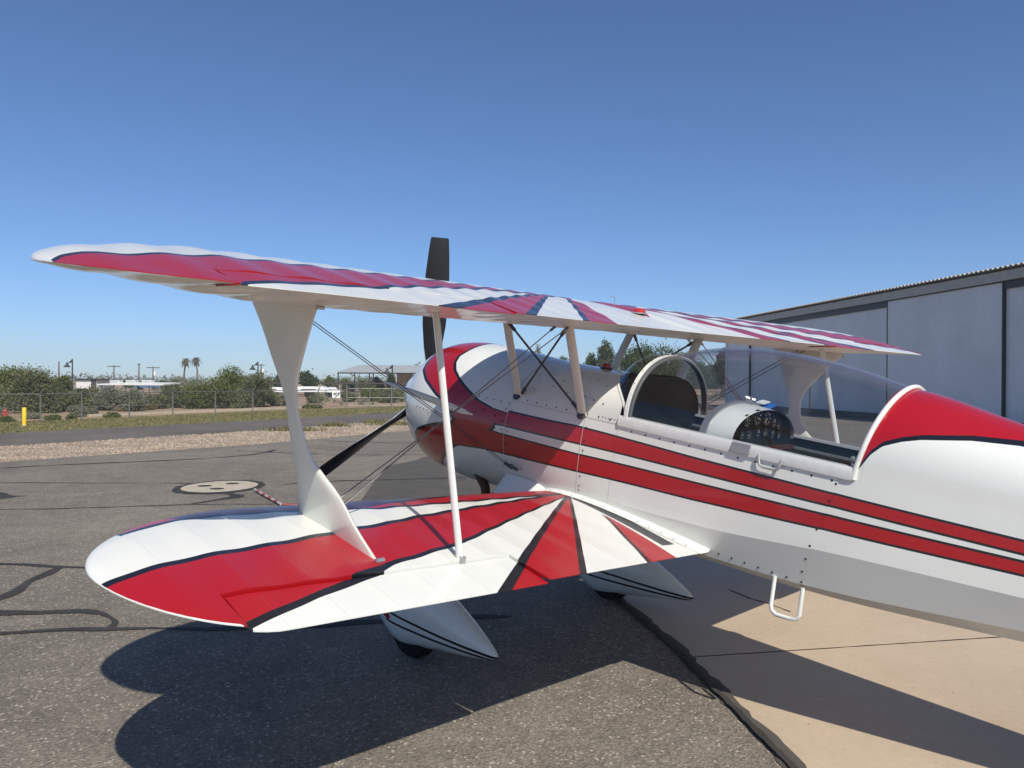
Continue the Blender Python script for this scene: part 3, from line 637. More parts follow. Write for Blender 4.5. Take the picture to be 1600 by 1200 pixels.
# low shade roof and the tall open shelter with hay
p = at(520, 600, 98); b_ = tag(empty('shade_roof', (p.x, p.y, 0)), 'long low brown shade roof above the white trailers', 'shelter'); hw_ = 118/1202*98
MB().box(-hw_, hw_, -1.5, 3, p.z, p.z+.16).build('roof', M_RUST, b_, 20)
for i in range(9): MB().tube([(-hw_+.2+i*(2*hw_-.4)/8, -1.2, 0), (-hw_+.2+i*(2*hw_-.4)/8, -1.2, p.z)], .06, 6).build('post', M_RUST, b_)
p = at(600, 582, 120); b_ = tag(empty('open_shelter', (p.x, p.y, 0)), 'tall open shelter with pale sloping metal roof on dark posts', 'shelter'); x0 = (527-600)/1202*120; x1 = (668-600)/1202*120; zt = p.z; zr = zt+1.25
xm = x0+1.6
mb = MB(); mb.add([(x0, 0, zt), (x1, 0, zt), (x1, 9, zr), (xm, 9, zr), (x0, 0, zt+.08), (x1, 0, zt+.08), (x1, 9, zr+.08), (xm, 9, zr+.08)], [(0, 3, 2, 1), (4, 5, 6, 7), (0, 1, 5, 4), (1, 2, 6, 5), (2, 3, 7, 6), (3, 0, 4, 7)]); mb.build('roof', M_PALEROOF, b_, 20)
MB().box(x0, x1, -.06, .06, zt-.22, zt-.02).build('beam', M_DKMET, b_, 20)
for u in (528, 554, 577, 583, 640, 662): MB().tube([((u-600)/1202*120, .15, 0), ((u-600)/1202*120, .15, zt-.2)], .1, 8).build('post', M_DKMET, b_)
M_HAY = flat('hay', (.36, .25, .11), .95, .25, 6, bmp=.05)
hs = tag(empty('hay_stack', (at(632, 590, 123).x, 123, 0)), 'stack of tan hay bales under the open shelter', 'hay stack')
r = random.Random(4)
for i in range(3):
    for j in range(7):
        x = -.85+i*.86+r.uniform(-.04, .04); MB().box(x-.41, x+.41, r.uniform(-.05, .05), 1, .02+j*.44, .44+j*.44).build('bale', M_HAY, hs, 20)
# brown pipe corral seen through the canopy
co = tag(empty('pipe_corral', (at(1110, 610, 88).x, 88, 0)), 'brown pipe corral fence seen through the canopy left of the hangar', 'fence')
for i in range(5):
    x = -4.4+i*2.0; MB().tube([(x, 0, 0), (x, 0, 1.45)], .06, 6).build('post', M_RUST, co)
for i in range(4):
    for z in (.35, .75, 1.1, 1.42): MB().tube([(-4.4+i*2.0, 0, z), (-2.4+i*2.0, 0, z)], .035, 6).build('rail', M_RUST, co)

# ------------------------------------------------------------------ hangar
def hx(y): return 23.37-.136*y
hg = tag(empty('hangar', (hx(56), 56, 0)), 'long grey metal hangar with sliding doors and corrugated roof edge', 'hangar')
H0 = Vector((hx(56), 56, 0)); hd = Vector((.136, -1, 0)).normalized(); hn = Vector((-1, -.136, 0)).normalized()   # along the front towards us, and out of the wall
def hp(t, out, z): return H0+hd*t+hn*out+Vector((0, 0, z))-H0
def corr_mat(name, col, per, bd, rough=.45):
    m, nt, b = newmat(name); tc = nt.nodes.new('ShaderNodeTexCoord').outputs['Object']
    n = noise(nt, .5, 5, .6, tc); n2 = noise(nt, 7, 5, .7, tc)
    c = ramp(nt, n.outputs[0], [(.3, tuple(q*.9 for q in col)), (.7, tuple(q*1.08 for q in col))])
    c = mixc(nt, .3, c, ramp(nt, n2.outputs[0], [(.35, (.85, .85, .85)), (.65, (1.1, 1.1, 1.1))]), 'MULTIPLY')
    nt.links.new(c, b.inputs['Base Color']); b.inputs['Roughness'].default_value = rough
    return m
M_HDOOR = corr_mat('grey_door_sheet', (.72, .72, .72), .3, .01, .42); M_HFASC = flat('fascia_steel', (.42, .385, .33), .5, .1, 3, .3); M_HROOF = flat('galvanised_roof', (.55, .54, .5), .4, .06, 3, .4)
def hbox(t0, t1, o0, o1, z0, z1, name, mat, par=hg):
    mb = MB(); c = hp((t0+t1)/2, (o0+o1)/2, (z0+z1)/2); mb.obox(c, hd*((t1-t0)/2), hn*((o1-o0)/2), Vector((0, 0, (z1-z0)/2))); return mb.build(name, mat, par, 20)
def tt(y): return (56-y)*1.00921
HT = 6.3
seams = [56, 52.5, 37.4, 30.15, 22.6, 17]
def rib_panel(t0, t1, out, z0, z1, name):
    """sheet with standing ribs"""
    mb = MB(); n = max(1, int(round((t1-t0)/.9))); w = (t1-t0)/n; prof = []
    for i in range(n):
        a = t0+i*w; prof += [(a, out), (a+w*.97, out), (a+w*.975, out+.002), (a+w*.995, out+.002)]
    prof.append((t1, out))
    ring0 = [hp(t, o, z0) for t, o in prof]+[hp(t1, out-.08, z0), hp(t0, out-.08, z0)]
    ring1 = [hp(t, o, z1) for t, o in prof]+[hp(t1, out-.08, z1), hp(t0, out-.08, z1)]
    mb.loft([ring0, ring1]); return mb.build(name, M_HDOOR, hg, 20)
outs = [.06, -.06, .06, -.06, .06]
for (ya, yb), o_ in zip(zip(seams, seams[1:]), outs):
    t0, t1 = tt(ya)+.035, tt(yb)-.035
    if ya == 56: t0 = 0
    rib_panel(t0, t1, o_, .30, HT-.55 if o_ > 0 else HT-.78, 'door_panel')
hbox(-.0, tt(17), -.5, -.2, .02, HT-.2, 'inner_wall', M_DKMET)
hbox(0, tt(17), -.15, .13, .03, .28, 'base_rail', M_BLACK)
hbox(0, tt(17), -.02, .22, HT-.5, HT-.12, 'fascia', M_HFASC)
hbox(0, tt(17), -.18, .04, HT-.8, HT-.5, 'door_track', M_BLACK)
for y in seams[1:-1]: hbox(tt(y)-.033, tt(y)+.033, -.1, .072, .3, HT-.5, 'jamb', M_BLACK)
hbox(-.25, 0, -16, .14, .02, HT-.14, 'end_wall', M_HDOOR)
mb = MB(); r0 = []; r1 = []; N = 620; Lr = tt(17)+.3
for i in range(N+1):
    t = -.3+Lr*i/N; z = .045*math.sin(i*PI/2*1.0) ; r0.append(hp(t, .42, HT+z)); r1.append(hp(t, -1.2, HT+.12+z))
    
mb.loft([r0, r1], closed=False)
lo0 = [p-Vector((0, 0, .012)) for p in r0]; lo1 = [p-Vector((0, 0, .012)) for p in r1]; mb.loft([lo0, lo1], closed=False); mb.loft([r0, lo0], closed=False)
mb.build('corrugated_eave', M_HROOF, hg, 50)
mb = MB(); mb.add([hp(-.3, -1.2, HT+.08), hp(tt(17), -1.2, HT+.08), hp(tt(17), -9, HT+.75), hp(-.3, -9, HT+.75), hp(tt(17), -17, HT+.08), hp(-.3, -17, HT+.08)], [(0, 1, 2, 3), (3, 2, 4, 5)]); mb.build('roof', M_HROOF, hg, 10)
# little door in the far leaf, with a lamp box above
dt = tt(45.3)
dr = hbox(dt-.55, dt+.55, -.04, .0, .32, 2.75, 'personnel_door', M_HDOOR); 
for a, b in ((dt-.60, dt-.55), (dt+.55, dt+.60)): hbox(a, b, -.045, .02, .32, 2.8, 'door_frame', M_HFASC)
hbox(tt(43.9)-.2, tt(43.9)+.2, -.04, .12, 2.1, 2.75, 'meter_box', M_BLACK)
hbox(tt(29)-.01, tt(29)+.01, .1, .12, .3, .31, 'bracket', M_BLACK) if 0 else None

# ================================================================== the biplane
PL = empty('biplane')
Rm = Matrix(((-0.6765868, -0.7283538, 0.1083094), (0.7224322, -0.6850425, -0.0938537), (0.1425552, 0.0147461, 0.9896770)))
PM = Rm.to_4x4(); PM.translation = (.513987, 5.198, -.7952207+EYE); PL.matrix_world = PM
tag(PL, 'white aerobatic biplane with red sunburst wings and clear bubble canopy', 'airplane')

def plc(x, pts):
    if x <= pts[0][0]: return pts[0][1]
    for (a, b), (c, d) in zip(pts, pts[1:]):
        if x <= c: return b+(d-b)*(x-a)/(c-a)
    return pts[-1][1]
def sm(x, pts):
    n = len(pts)
    if x <= pts[0][0]: return pts[0][1]
    if x >= pts[-1][0]: return pts[-1][1]
    for i in range(n-1):
        if x <= pts[i+1][0]:
            x0, y0 = pts[i]; x1, y1 = pts[i+1]; h = x1-x0; t = (x-x0)/h
            m0 = (y1-pts[i-1][1])/(x1-pts[i-1][0]) if i > 0 else (y1-y0)/h
            m1 = (pts[i+2][1]-y0)/(pts[i+2][0]-x0) if i+2 < n else (y1-y0)/h
            return (2*t**3-3*t*t+1)*y0+(t**3-2*t*t+t)*h*m0+(-2*t**3+3*t*t)*y1+(t**3-t*t)*h*m1
# --- fuselage section tables
ZB = [(-4.3, .27), (-2.6, .095), (-1.83, .022), (-1.2, -.005), (-.2, -.04), (.6, -.08)]
ZLE = [(-4.3, .32), (-2.6, .155), (-1.83, .073), (-1.2, .042), (-.2, .0), (.6, -.04)]
WLE = [(-4.3, .03), (-2.6, .262), (-1.83, .360), (-1.2, .378), (-.6, .388), (.6, .39)]
ZCH = [(-4.3, .37), (-2.6, .30), (-1.83, .265), (-1.2, .20), (-.2, .15), (.6, .12)]
WCH = [(-4.3, .05), (-2.6, .304), (-1.9, .400), (-1.5, .416), (-.2, .412), (.6, .42)]
ZL = [(-4.3, .57), (-2.6, .645), (-1.9, .665), (-.2, .667), (.6, .66)]
WT = [(-4.3, .035), (-2.6, .272), (-1.9, .372), (-1.5, .388), (-.2, .402), (.6, .42)]
ZT = [(-4.3, .66), (-3.4, .80), (-2.4, .975), (-1.9, 1.062), (-1.0, .98), (-.4, .905), (.02, .895), (.57, .917), (1.2, .944)]
RC = [(.3, .49), (.55, .505), (.8, .52), (1.02, .532), (1.22, .527), (1.4, .502), (1.53, .46), (1.64, .39), (1.70, .32), (1.715, .27)]
ZC = .41; NB, NL, NS, NT = 4, 4, 8, 18; IT = NB+3+NL+NS
def fsec(x):
    zb, zle, wle, zch, wch, zl, wt, zt = [sm(x, a) for a in (ZB, ZLE, WLE, ZCH, WCH, ZL, WT, ZT)]
    wb = .76*wle; P = []
    for i in range(NB): P.append((wb*i/NB, zb))
    for i in range(3): P.append((wb+(wle-wb)*i/3, zb+(zle-zb)*i/3))
    for i in range(NL): P.append((wle+(wch-wle)*i/NL, zle+(zch-zle)*i/NL))
    for i in range(NS): P.append((wch+(wt-wch)*i/NS, zch+(zl-zch)*i/NS))
    ex = .86+.24*min(1, max(0, (-1.2-x)/.7))
    for i in range(NT+1):
        a = PI/2*i/NT; P.append((wt*max(0, math.cos(a))**ex, zl+(zt-zl)*math.sin(a)**.86))
    if x > -.7:
        k = min(1, max(0, (x+.7)/1.25)); k = k*k*(3-2*k); r = plc(x, RC) if x < .55 else sm(x, RC); n = len(P); iT = n-NT-1; Q = []
        for i, p in enumerate(P):
            if i <= NB: a = -90+38*i/NB
            elif i <= NB+3: a = -52+14*(i-NB)/3
            elif i <= NB+3+NL: a = -38+14*(i-NB-3)/NL
            elif i <= iT: a = -24+52*(i-NB-3-NL)/NS
            else: a = 28+62*(i-iT)/NT
            a = math.radians(a); Q.append((p[0]*(1-k)+k*r*math.cos(a), p[1]*(1-k)+k*(ZC+r*math.sin(a))))
        P = Q
    return P
def side_y(x, z):
    P = fsec(x); best = 0
    for (y0, z0), (y1, z1) in zip(P, P[1:]):
        if min(z0, z1) <= z <= max(z0, z1) and z0 != z1: best = max(best, y0+(y1-y0)*(z-z0)/(z1-z0))
    return best
def top_z(x, y):
    P = fsec(x)
    for (y0, z0), (y1, z1) in list(zip(P, P[1:]))[::-1]:
        if min(y0, y1) <= abs(y) <= max(y0, y1) and y0 != y1: return z0+(z1-z0)*(abs(y)-y0)/(y1-y0)
    return P[-1][1]

# --- paints
WHITE = (.73, .73, .68); RED = (.37, .006, .011); BLK = (.010, .010, .014)
def paint_base(name, rough=.28, coat=.5, bmp=0):
    m, nt, b = newmat(name); tc = nt.nodes.new('ShaderNodeTexCoord').outputs['Object']
    s = nt.nodes.new('ShaderNodeSeparateXYZ'); nt.links.new(tc, s.inputs[0])
    X, Y, Z = (E(nt, s.outputs[i]) for i in range(3))
    b.inputs['Roughness'].default_value = rough; b.inputs['Coat Weight'].default_value = coat; b.inputs['Coat Roughness'].default_value = .06
    g_ = nt.nodes.new('ShaderNodeNewGeometry'); sg_ = nt.nodes.new('ShaderNodeSeparateXYZ'); nt.links.new(g_.outputs['True Normal'], sg_.inputs[0]); global NZ; NZ = E(nt, sg_.outputs[2])
    n = noise(nt, 2.2, 5, .6, tc)
    base = ramp(nt, n.outputs[0], [(.3, tuple(c*.95 for c in WHITE)), (.7, WHITE)])
    nd = noise(nt, 14, 6, .75, tc, 1.0)
    base = mixc(nt, ramp(nt, nd.outputs[0], [(.62, (0, 0, 0)), (.8, (.10, .10, .10))]), base, (.45, .40, .33))
    if bmp == 'ribs':
        tp = Y.abs()._m('PINGPONG', Y.abs(), .1075); ed = (.016-tp)*260.0; ed = ed.mn(1.0).mx(0.0)
        n2 = noise(nt, 90, 2, .5, tc); hgt_ = ed*.8+E(nt, n2.outputs[0])*.12; bump(nt, hgt_.v, b, .55, .0016)
    elif bmp:
        n2 = noise(nt, 5.5, 3, .5, tc); bump(nt, n2.outputs[0], b, .2, bmp)
    return m, nt, b, X, Y, Z, base
def red_black(nt, b, base, red, black):
    c = mixc(nt, black, base, BLK) if black is not None else base
    c = mixc(nt, red, c, RED); nt.links.new(c, b.inputs['Base Color'])
# fuselage and cowling
m, nt, b, X, Y, Z, base = paint_base('fuselage_paint', .22, .5, .003)
M_FUS = m
fX = X.mx(-4.29).mn(.42)
s1t = fX.curve([(.42, .542), (0, .545), (-.2, .551), (-1, .536), (-1.8, .532), (-2.54, .519), (-4.3, .50)])
s1b = fX.curve([(.42, .452), (-.2, .457), (-1.03, .47), (-1.81, .483), (-2.55, .476), (-4.3, .468)])
s2t = fX.curve([(.42, .386), (-.23, .383), (-1.04, .406), (-1.79, .428), (-2.55, .437), (-4.3, .447)])
s2b = fX.curve([(.42, .265), (0, .28), (-.24, .289), (-1.05, .325), (-1.79, .37), (-2.56, .393), (-4.3, .42)])
th = E(nt, None); n_ = (Z-ZC)._m('ARCTAN2', Z-ZC, Y.abs()); TH = (n_*57.29578).mx(-89.9).mn(89.9)
XR = [(-90, 1.25), (-59, 1.25), (-40, 1.10), (-27.6, .983), (-20.3, .859), (-17.2, .56), (-16.9, .3), (-2.9, .3), (-2.6, .528), (2.5, .478), (4.8, .50), (5.1, .3), (13.8, .3), (14.3, .514), (18.2, .694), (25.5, .855), (30.7, .955), (36.9, 1.047), (44, 1.11), (51.6, 1.137), (64, 1.118), (90, 1.10)]
XF = [(-90, 1.42), (-45, 1.42), (-25, 1.366), (-19, 1.3), (-13.4, 1.18), (-9.4, 1.07), (-4.9, .876), (-.3, .848), (6, .907), (10.8, .95), (15, 1.083), (25.3, 1.292), (34.7, 1.412), (46, 1.453), (90, 1.46)]
xr = TH.curve(XR); xf = TH.curve(XF); FT = 0.372
fwd = X.gt(FT)
redc = fwd*X.gt(xr)*X.lt(xf); d = .026; TD = 1.6
def shifted(pts, dx, dt): return [(p[0]+dt, p[1]+dx) for p in pts]
xrb = (TH.curve(shifted(XR, -d, 1.0))).mn(TH.curve(shifted(XR, -d, -1.0))); xfb = TH.curve(shifted(XF, d, TD)).mx(TH.curve(shifted(XF, d, -TD)))
blkc = fwd*X.gt(xrb)*X.lt(xfb)
aft = X.lt(FT+.0001); bw = .011
reds = aft*(Z.gt(s1b)*Z.lt(s1t)).mx(Z.gt(s2b)*Z.lt(s2t))
blks = aft*(Z.gt(s1b-bw)*Z.lt(s1t+bw)).mx(Z.gt(s2b-bw)*Z.lt(s2t+bw))
tX = X.mx(-4.29).mn(-1.86)
zr = tX.curve([(-1.86, .66), (-1.889, .709), (-1.92, .772), (-1.96, .818), (-2.03, .852), (-2.1, .874), (-2.28, .905), (-2.447, .915), (-2.9, .86), (-3.4, .77), (-4.3, .64)])
redt = X.lt(-1.875)*Z.gt(zr); blkt = X.lt(-1.875)*Z.gt(zr-.022)
red_black(nt, b, base, redc.mx(reds).mx(redt), blkc.mx(blks).mx(blkt))
# lower wing
m, nt, b, X, Y, Z, base = paint_base('lower_wing_paint', .30, .15, 'ribs'); M_LOW = m
A = Y.abs()
Au = A.curve([(0, -.02), (.3, -.14), (.459, -.185), (1.757, -.431), (1.976, -.488), (2.10, -.505), (2.51, -.593), (2.93, -.657), (3.17, -.69), (3.3, -.70)])
Al = A.curve([(0, -.03), (.3, -.16), (.494, -.234), (1.733, -.744), (2.225, -.868), (2.37, -.912), (2.9, -1.107), (2.94, -1.3), (3.3, -1.3)])
Alb = A.curve([(0, -.03), (.3, -.175), (.494, -.25), (1.733, -.772), (2.2, -.895), (2.29, -.94), (2.6, -1.035), (2.888, -1.145), (2.94, -1.3), (3.3, -1.3)])
Le = A.curve([(0, -.02), (.45, -.175), (1.0, -.205), (1.84, -.235), (2.26, -.175), (2.77, -.175), (3.1, -.29), (3.3, -.40)])
up = NZ.gt(-.3)
red = (X.lt(Au)*X.gt(Al)).mx(X.gt(Le+.03)*A.lt(3.0)); blk = (X.lt(Au+.036)*X.gt(Alb)).mx(X.gt(Le-.005)*A.lt(3.02))
Cr = polym(X, A, [(-.26, .49), (-1.25, 1.905), (-1.25, 1.475)]); Cb = polym(X, A, [(-.2, .44), (-1.25, 1.99), (-1.25, 1.425), (-.26, .47)])
Rr_ = polym(X, A, [(-.606, .565), (-1.25, .70), (-1.25, .93)]); Rb = polym(X, A, [(-.59, .575), (-1.25, .70), (-1.25, .962)])
Wk = polym(X, A, [(-.285, .498), (-.28, .434), (-1.06, .517), (-1.06, .626)])
def lte(y): return -1.19 if y < 2.8 else -.56-.63*max(0, 1-((y-2.8)/.4)**1.7)**(1/1.75)
rimq = A.mx(2.45).mn(3.199).curve([(2.45, -1.3), (2.9, lte(2.9)-.04)]+[(float(q), lte(float(q))+.010) for q in (2.92, 2.96, 3.0, 3.04, 3.08, 3.12, 3.15, 3.17, 3.185, 3.199)])
keep = X.gt(rimq)*up
red_black(nt, b, base, red.mx(Cr).mx(Rr_)*keep, blk.mx(Cb).mx(Rb).mx(Wk)*keep)
# upper wing
m, nt, b, X, Y, Z, base = paint_base('upper_wing_paint', .27, .4, 'ribs'); M_UPP = m
A = Y.abs()
Au = A.curve([(0, .40), (.5, .14), (1.04, -.014), (1.56, -.111), (1.77, -.173), (2.18, -.303), (2.37, -.355), (2.57, -.417), (2.76, -.46), (2.95, -.509), (3.13, -.507), (3.24, -.45), (3.30, -.43), (3.335, -.46), (3.345, -1.1), (3.4, -1.1)])
Al = A.curve([(0, .38), (.5, .10), (1.28, -.158), (1.72, -.379), (1.97, -.50), (2.3, -.697), (2.47, -.75), (2.9, -.90), (3.02, -1.1), (3.4, -1.1)])
red = X.lt(Au)*X.gt(Al); blk = X.lt(Au+.04)*X.gt(Al-.04)
Br = polym(X, A, [(.14, .47), (-.9, 2.02), (-.9, 1.66)]); Bb = polym(X, A, [(.2, .42), (-.9, 2.13), (-.9, 1.585), (.2, .38)])
Cr = polym(X, A, [(.25, .20), (-.8, 1.09), (-.8, .82)]); Cb = polym(X, A, [(.3, .18), (-.8, 1.14), (-.8, 1.05), (.2, .2)])
Dr = polym(X, Y, [(.35, -.02), (.12, -.40), (-.24, -.11)])
upf = NZ.gt(-.3)
red_black(nt, b, base, red.mx(Br).mx(Cr).mx(Dr)*upf, blk.mx(Bb).mx(Cb)*upf)
# small parts
M_WP = flat('white_gloss_paint', WHITE, .26, .04, 4, 0, .5)
M_STRUTP = flat('cream_strut_paint', (.68, .695, .62), .28, .04, 3, 0, .4)
M_BLADEP = flat('black_propeller_paint', (.011, .011, .012), .32, .15, 5, 0, .2)
M_STEEL = flat('wire_steel', (.30, .29, .28), .35, .08, 20, .9)
M_DARKST = flat('dark_brace_steel', (.08, .08, .09), .4, .15, 20, .5)
M_ALU = flat('brushed_aluminium', (.46, .46, .46), .38, .06, 25, .75)
M_SCREW = flat('screw_head', (.05, .05, .055), .4, .3, 60, .6)
M_INT = flat('cockpit_black', (.018, .018, .019), .7, .25, 10)
M_JET = flat('matt_black_cloth', (.006, .006, .007), .85, .2, 10)
M_MAR = flat('dark_maroon_paint', (.06, .008, .008), .6, .2, 10)
M_INTG = flat('cockpit_grey', (.11, .11, .11), .6, .15, 10)
M_EXH = flat('burnt_exhaust_steel', (.06, .032, .02), .45, .4, 14, .7)
M_REDL = flat('red_lens', (.45, .02, .015), .12, .1, 6, 0, .6)
M_SEAM = flat('seam_sealant', (.48, .47, .44), .6, .1, 30)  # pale grey of the strips along the skin panel joints
M_DIAL = flat('dial_face', (.010, .010, .011), .7, .1, 30); M_RAIL = flat('rail_grey_paint', (.60, .60, .59), .4, .06, 20)
M_GREYP = flat('grey_paint', (.36, .36, .36), .4, .08, 20)
M_BLUE = flat('blue_tape', (.02, .13, .42), .5, .1, 9)

# --- wings
def airth(s): s = min(1, max(0, s)); return 5*(.2969*math.sqrt(s)-.126*s-.3516*s*s+.2843*s**3-.1036*s**4)
L_LE = [(0, .07), (2.45, .07), (2.62, .04), (2.8, -.03), (2.9, -.1), (3.02, -.21), (3.1, -.31), (3.15, -.39), (3.18, -.47), (3.2, -.58)]
L_TE = [(0, -1.19), (2.8, -1.19), (2.88, -1.17), (2.95, -1.12), (3.02, -1.04), (3.08, -.93), (3.14, -.8), (3.175, -.7), (3.2, -.58)]
U_LE = [(0, .62), (2.7, .27), (2.9, .2), (3.05, .1), (3.2, -.05), (3.28, -.17), (3.33, -.3)]
U_TE = [(0, -.56), (2.42, -.93), (2.75, -.97), (2.9, -.96), (3.05, -.9), (3.15, -.82), (3.25, -.66), (3.33, -.3)]
def zmean(up, x, y, te):
    ya = abs(y)
    if up: return 1.203+.006*min(ya, 2.6)-.005*y+(x-te)*(.042-.0077*min(ya, 2.6))
    return .052+.0384*ya-(x+1.19)*.010
def planform(up, y):
    ya = abs(y)
    if up:
        le = .62-.1296*ya; te = plc(ya, [(0, -.56), (2.42, -.93), (2.75, -.97), (3.4, -.97)])
        if ya > 2.7: t = min(1, (ya-2.7)/.655); le -= .45*(1-math.sqrt(max(0, 1-t**1.8)))
        if ya > 2.75: t = min(1, (ya-2.75)/.605); te += .70*(1-math.sqrt(max(0, 1-t*t)))
        if ya < .3: te += .05*(1-ya/.3)**2                    # scoop in the middle of the trailing edge
    else:
        le, te = .07, -1.19
        if ya > 2.45: le = -.56+.63*max(0, 1-((ya-2.45)/.75)**1.75)**(1/1.9)
        if ya > 2.8: te = -.56-.63*max(0, 1-((ya-2.8)/.4)**1.7)**(1/1.75)
    return le, te
PITCH = .215
def wing_pt(up, y, s, sg, sagA):
    le, te = planform(up, y); c = max(le-te, .004); x = le-s*c; ya = abs(y)
    cr_ = c/(1.2 if up else 1.26)
    tt_ = airth(s)*(.165*min(c, 1.2) if up else .112*min(c, 1.26))
    k = min(1, max(0, (s-.07)/.16))*min(1, max(0, (.99-s)/.12)); k = k*k*(3-2*k)
    sag = sagA*(math.sin(PI*ya/PITCH)**2)*k*min(1, c/.7)
    if up and ya > 2.45:
        q = min(1, (ya-2.45)/.75); q = q*q*(3-2*q); tt_ *= 1-(.45 if sg < 0 else .10)*q
    return (x, y, zmean(up, x, y, te)+sg*max(.0015, tt_-sag+(.0015 if s < .99 else 0)))
def ring(up, y, s1, n=26, sagA=.0045, s0=0.0, off=0.0):
    ss = [s0+(s1-s0)*(1-math.cos(PI*i/(n-1)*.5)) if s0 == 0 else s0+(s1-s0)*i/(n-1) for i in range(n)]
    ss = [s0+(s1-s0)*(i/(n-1))**1.6 for i in range(n)] if s0 == 0 else ss
    u = [wing_pt(up, y, s, 1, sagA) for s in ss[::-1]]; l = [wing_pt(up, y, s, -1, sagA) for s in (ss[1:] if s0 == 0 else ss)]
    return u+l
def ys_range(a, b, step): n = max(2, int(round((b-a)/step))+1); return list(np.linspace(a, b, n))
def hinge(up, y):
    le, te = planform(up, y); xh = (plc(abs(y), U_TE)+.22) if up else -.925; return (le-xh)/(le-te)
def lower_stations(tip=True):
    S = [(y, 1.0) for y in ys_range(.33, 1.6, .036)]+[(y, None) for y in ys_range(1.6, 2.905, .036)]+[(y, 1.0) for y in ys_range(2.905, 3.1, .025)]+[(3.2-.1*(1-i/16)**2.2, 1.0) for i in range(2, 16)]+[(3.19995, 1.0)]
    return S
for sd in (1, -1):
    mb = MB(); mb.loft([ring(False, sd*y, hinge(False, y) if s is None else s) for y, s in lower_stations()]); lw = mb.build('lower_wing', M_LOW, PL, 40)
    # aileron hung a little below the wing's rear lip
    mb = MB(); R_ = []
    for y in ys_range(1.610, 2.892, .036):
        h_ = hinge(False, y)+.010; rr_ = ring(False, sd*y, 1.0, 10, .002, h_); le, te = planform(False, y); xh = -.935; q = []
        for (x, yy, z) in rr_:
            f = max(0, xh-x); q.append((x, yy, z-.012-f*.015))
        R_.append(q)
    mb.loft(R_); mb.build('aileron', M_LOW, PL, 40)
mb = MB(); ST = [(y, 1.0) for y in ys_range(0, 1.6, .036)]+[(y, None) for y in ys_range(1.6, 2.93, .036)]+[(y, 1.0) for y in ys_range(2.93, 3.2, .03)]+[(3.355-.155*(1-i/15)**2.2, 1.0) for i in range(2, 15)]+[(3.3549, 1.0)]
full = [(-y, s) for y, s in ST[::-1]]+ST[1:]
mb.loft([ring(True, y, hinge(True, y) if s is None else s, 26, .0068) for y, s in full]); mb.build('upper_wing', M_UPP, PL, 40)
for sd in (1, -1):
    mb = MB(); R_ = []
    for y in ys_range(1.608, 2.922, .036):
        h_ = hinge(True, y)+.010; rr_ = ring(True, sd*y, 1.0, 10, .003, h_); xh = plc(y, U_TE)+.21
        R_.append([(x, yy, z-.004-max(0, xh-x)*.008) for x, yy, z in rr_])
    mb.loft(R_); mb.build('aileron', M_UPP, PL, 40)
def low_z(x, y):
    le, te = planform(False, y); return wing_pt(False, y, (le-x)/(le-te), 1, 0)[2]
def upp_zb(x, y):
    le, te = planform(True, y); return wing_pt(True, y, (le-x)/(le-te), -1, 0)[2]
def upp_zt(x, y):
    le, te = planform(True, y); return wing_pt(True, y, (le-x)/(le-te), 1, 0)[2]

# --- fuselage skins
def half_full(x, off=0.0):
    P = fsec(x); L = [(y+off*(1 if y > .02 else 0), z) for y, z in P]
    return [(x, y, z) for y, z in L]
def fus_ring(x, i0=0, i1=None, off=0.0, slant=0.0):
    P = fsec(x); i1 = len(P)-1 if i1 is None else i1; out = []
    for j in range(i0, i1+1):
        xx = x-slant*(P[j][1]-.3); PP = fsec(xx)[j]; y, z = PP
        if off:
            n = Vector((y, z-.42)); n.normalize(); y += n.x*off; z += n.y*off
        out.append((xx, y, z))
    return out
def skin(name, xs, i0, i1, mat, off=0.0, slants=None, angle=22):
    mb = MB(); rows = []
    for k, x in enumerate(xs):
        h = fus_ring(x, i0, i1, off, slants[k] if slants else 0); rows.append(h)
    n = len(rows[0])
    if i0 == 0:                                            # one strip across the centreline below, open or closed above
        full = [[(p[0], -p[1], p[2]) for p in h[::-1]]+h[1:] for h in rows]
        mb.loft(full, closed=False)
    return mb.build(name, mat, PL, angle)
nfull = IT+NT
xs = [.376]+list(np.linspace(.42, 1.3, 24))+list(np.linspace(1.34, 1.66, 14))+[1.685, 1.70, 1.71, 1.715]
cw = skin('cowling', xs, 0, nfull, M_FUS)
mb = MB(); mb.lathe([(1.715, .27), (1.70, .255), (1.62, .25), (1.60, .02)], (0, 0, ZC), (1, 0, 0), 40); mb.build('inlet', M_INT, PL)
xs = list(np.linspace(-.5, .372, 26)); fwdsk = skin('forward_deck', xs, 0, nfull, M_FUS, .0005)
xs = list(np.linspace(-1.745, -.5, 34)); slt = [.21*min(1, max(0, (-1.2-x)/.5)) for x in xs]
skin('cockpit_side', xs, 0, IT, M_FUS, .003, slt, 11)
xs = list(np.linspace(-1.90, -1.66, 8)); skin('rear_frame', xs, 0, IT, M_FUS, -.001, None, 11)
xs = list(np.linspace(-4.3, -1.9, 46)); skin('rear_fuselage', xs, 0, nfull, M_FUS, -.001, None, 11)
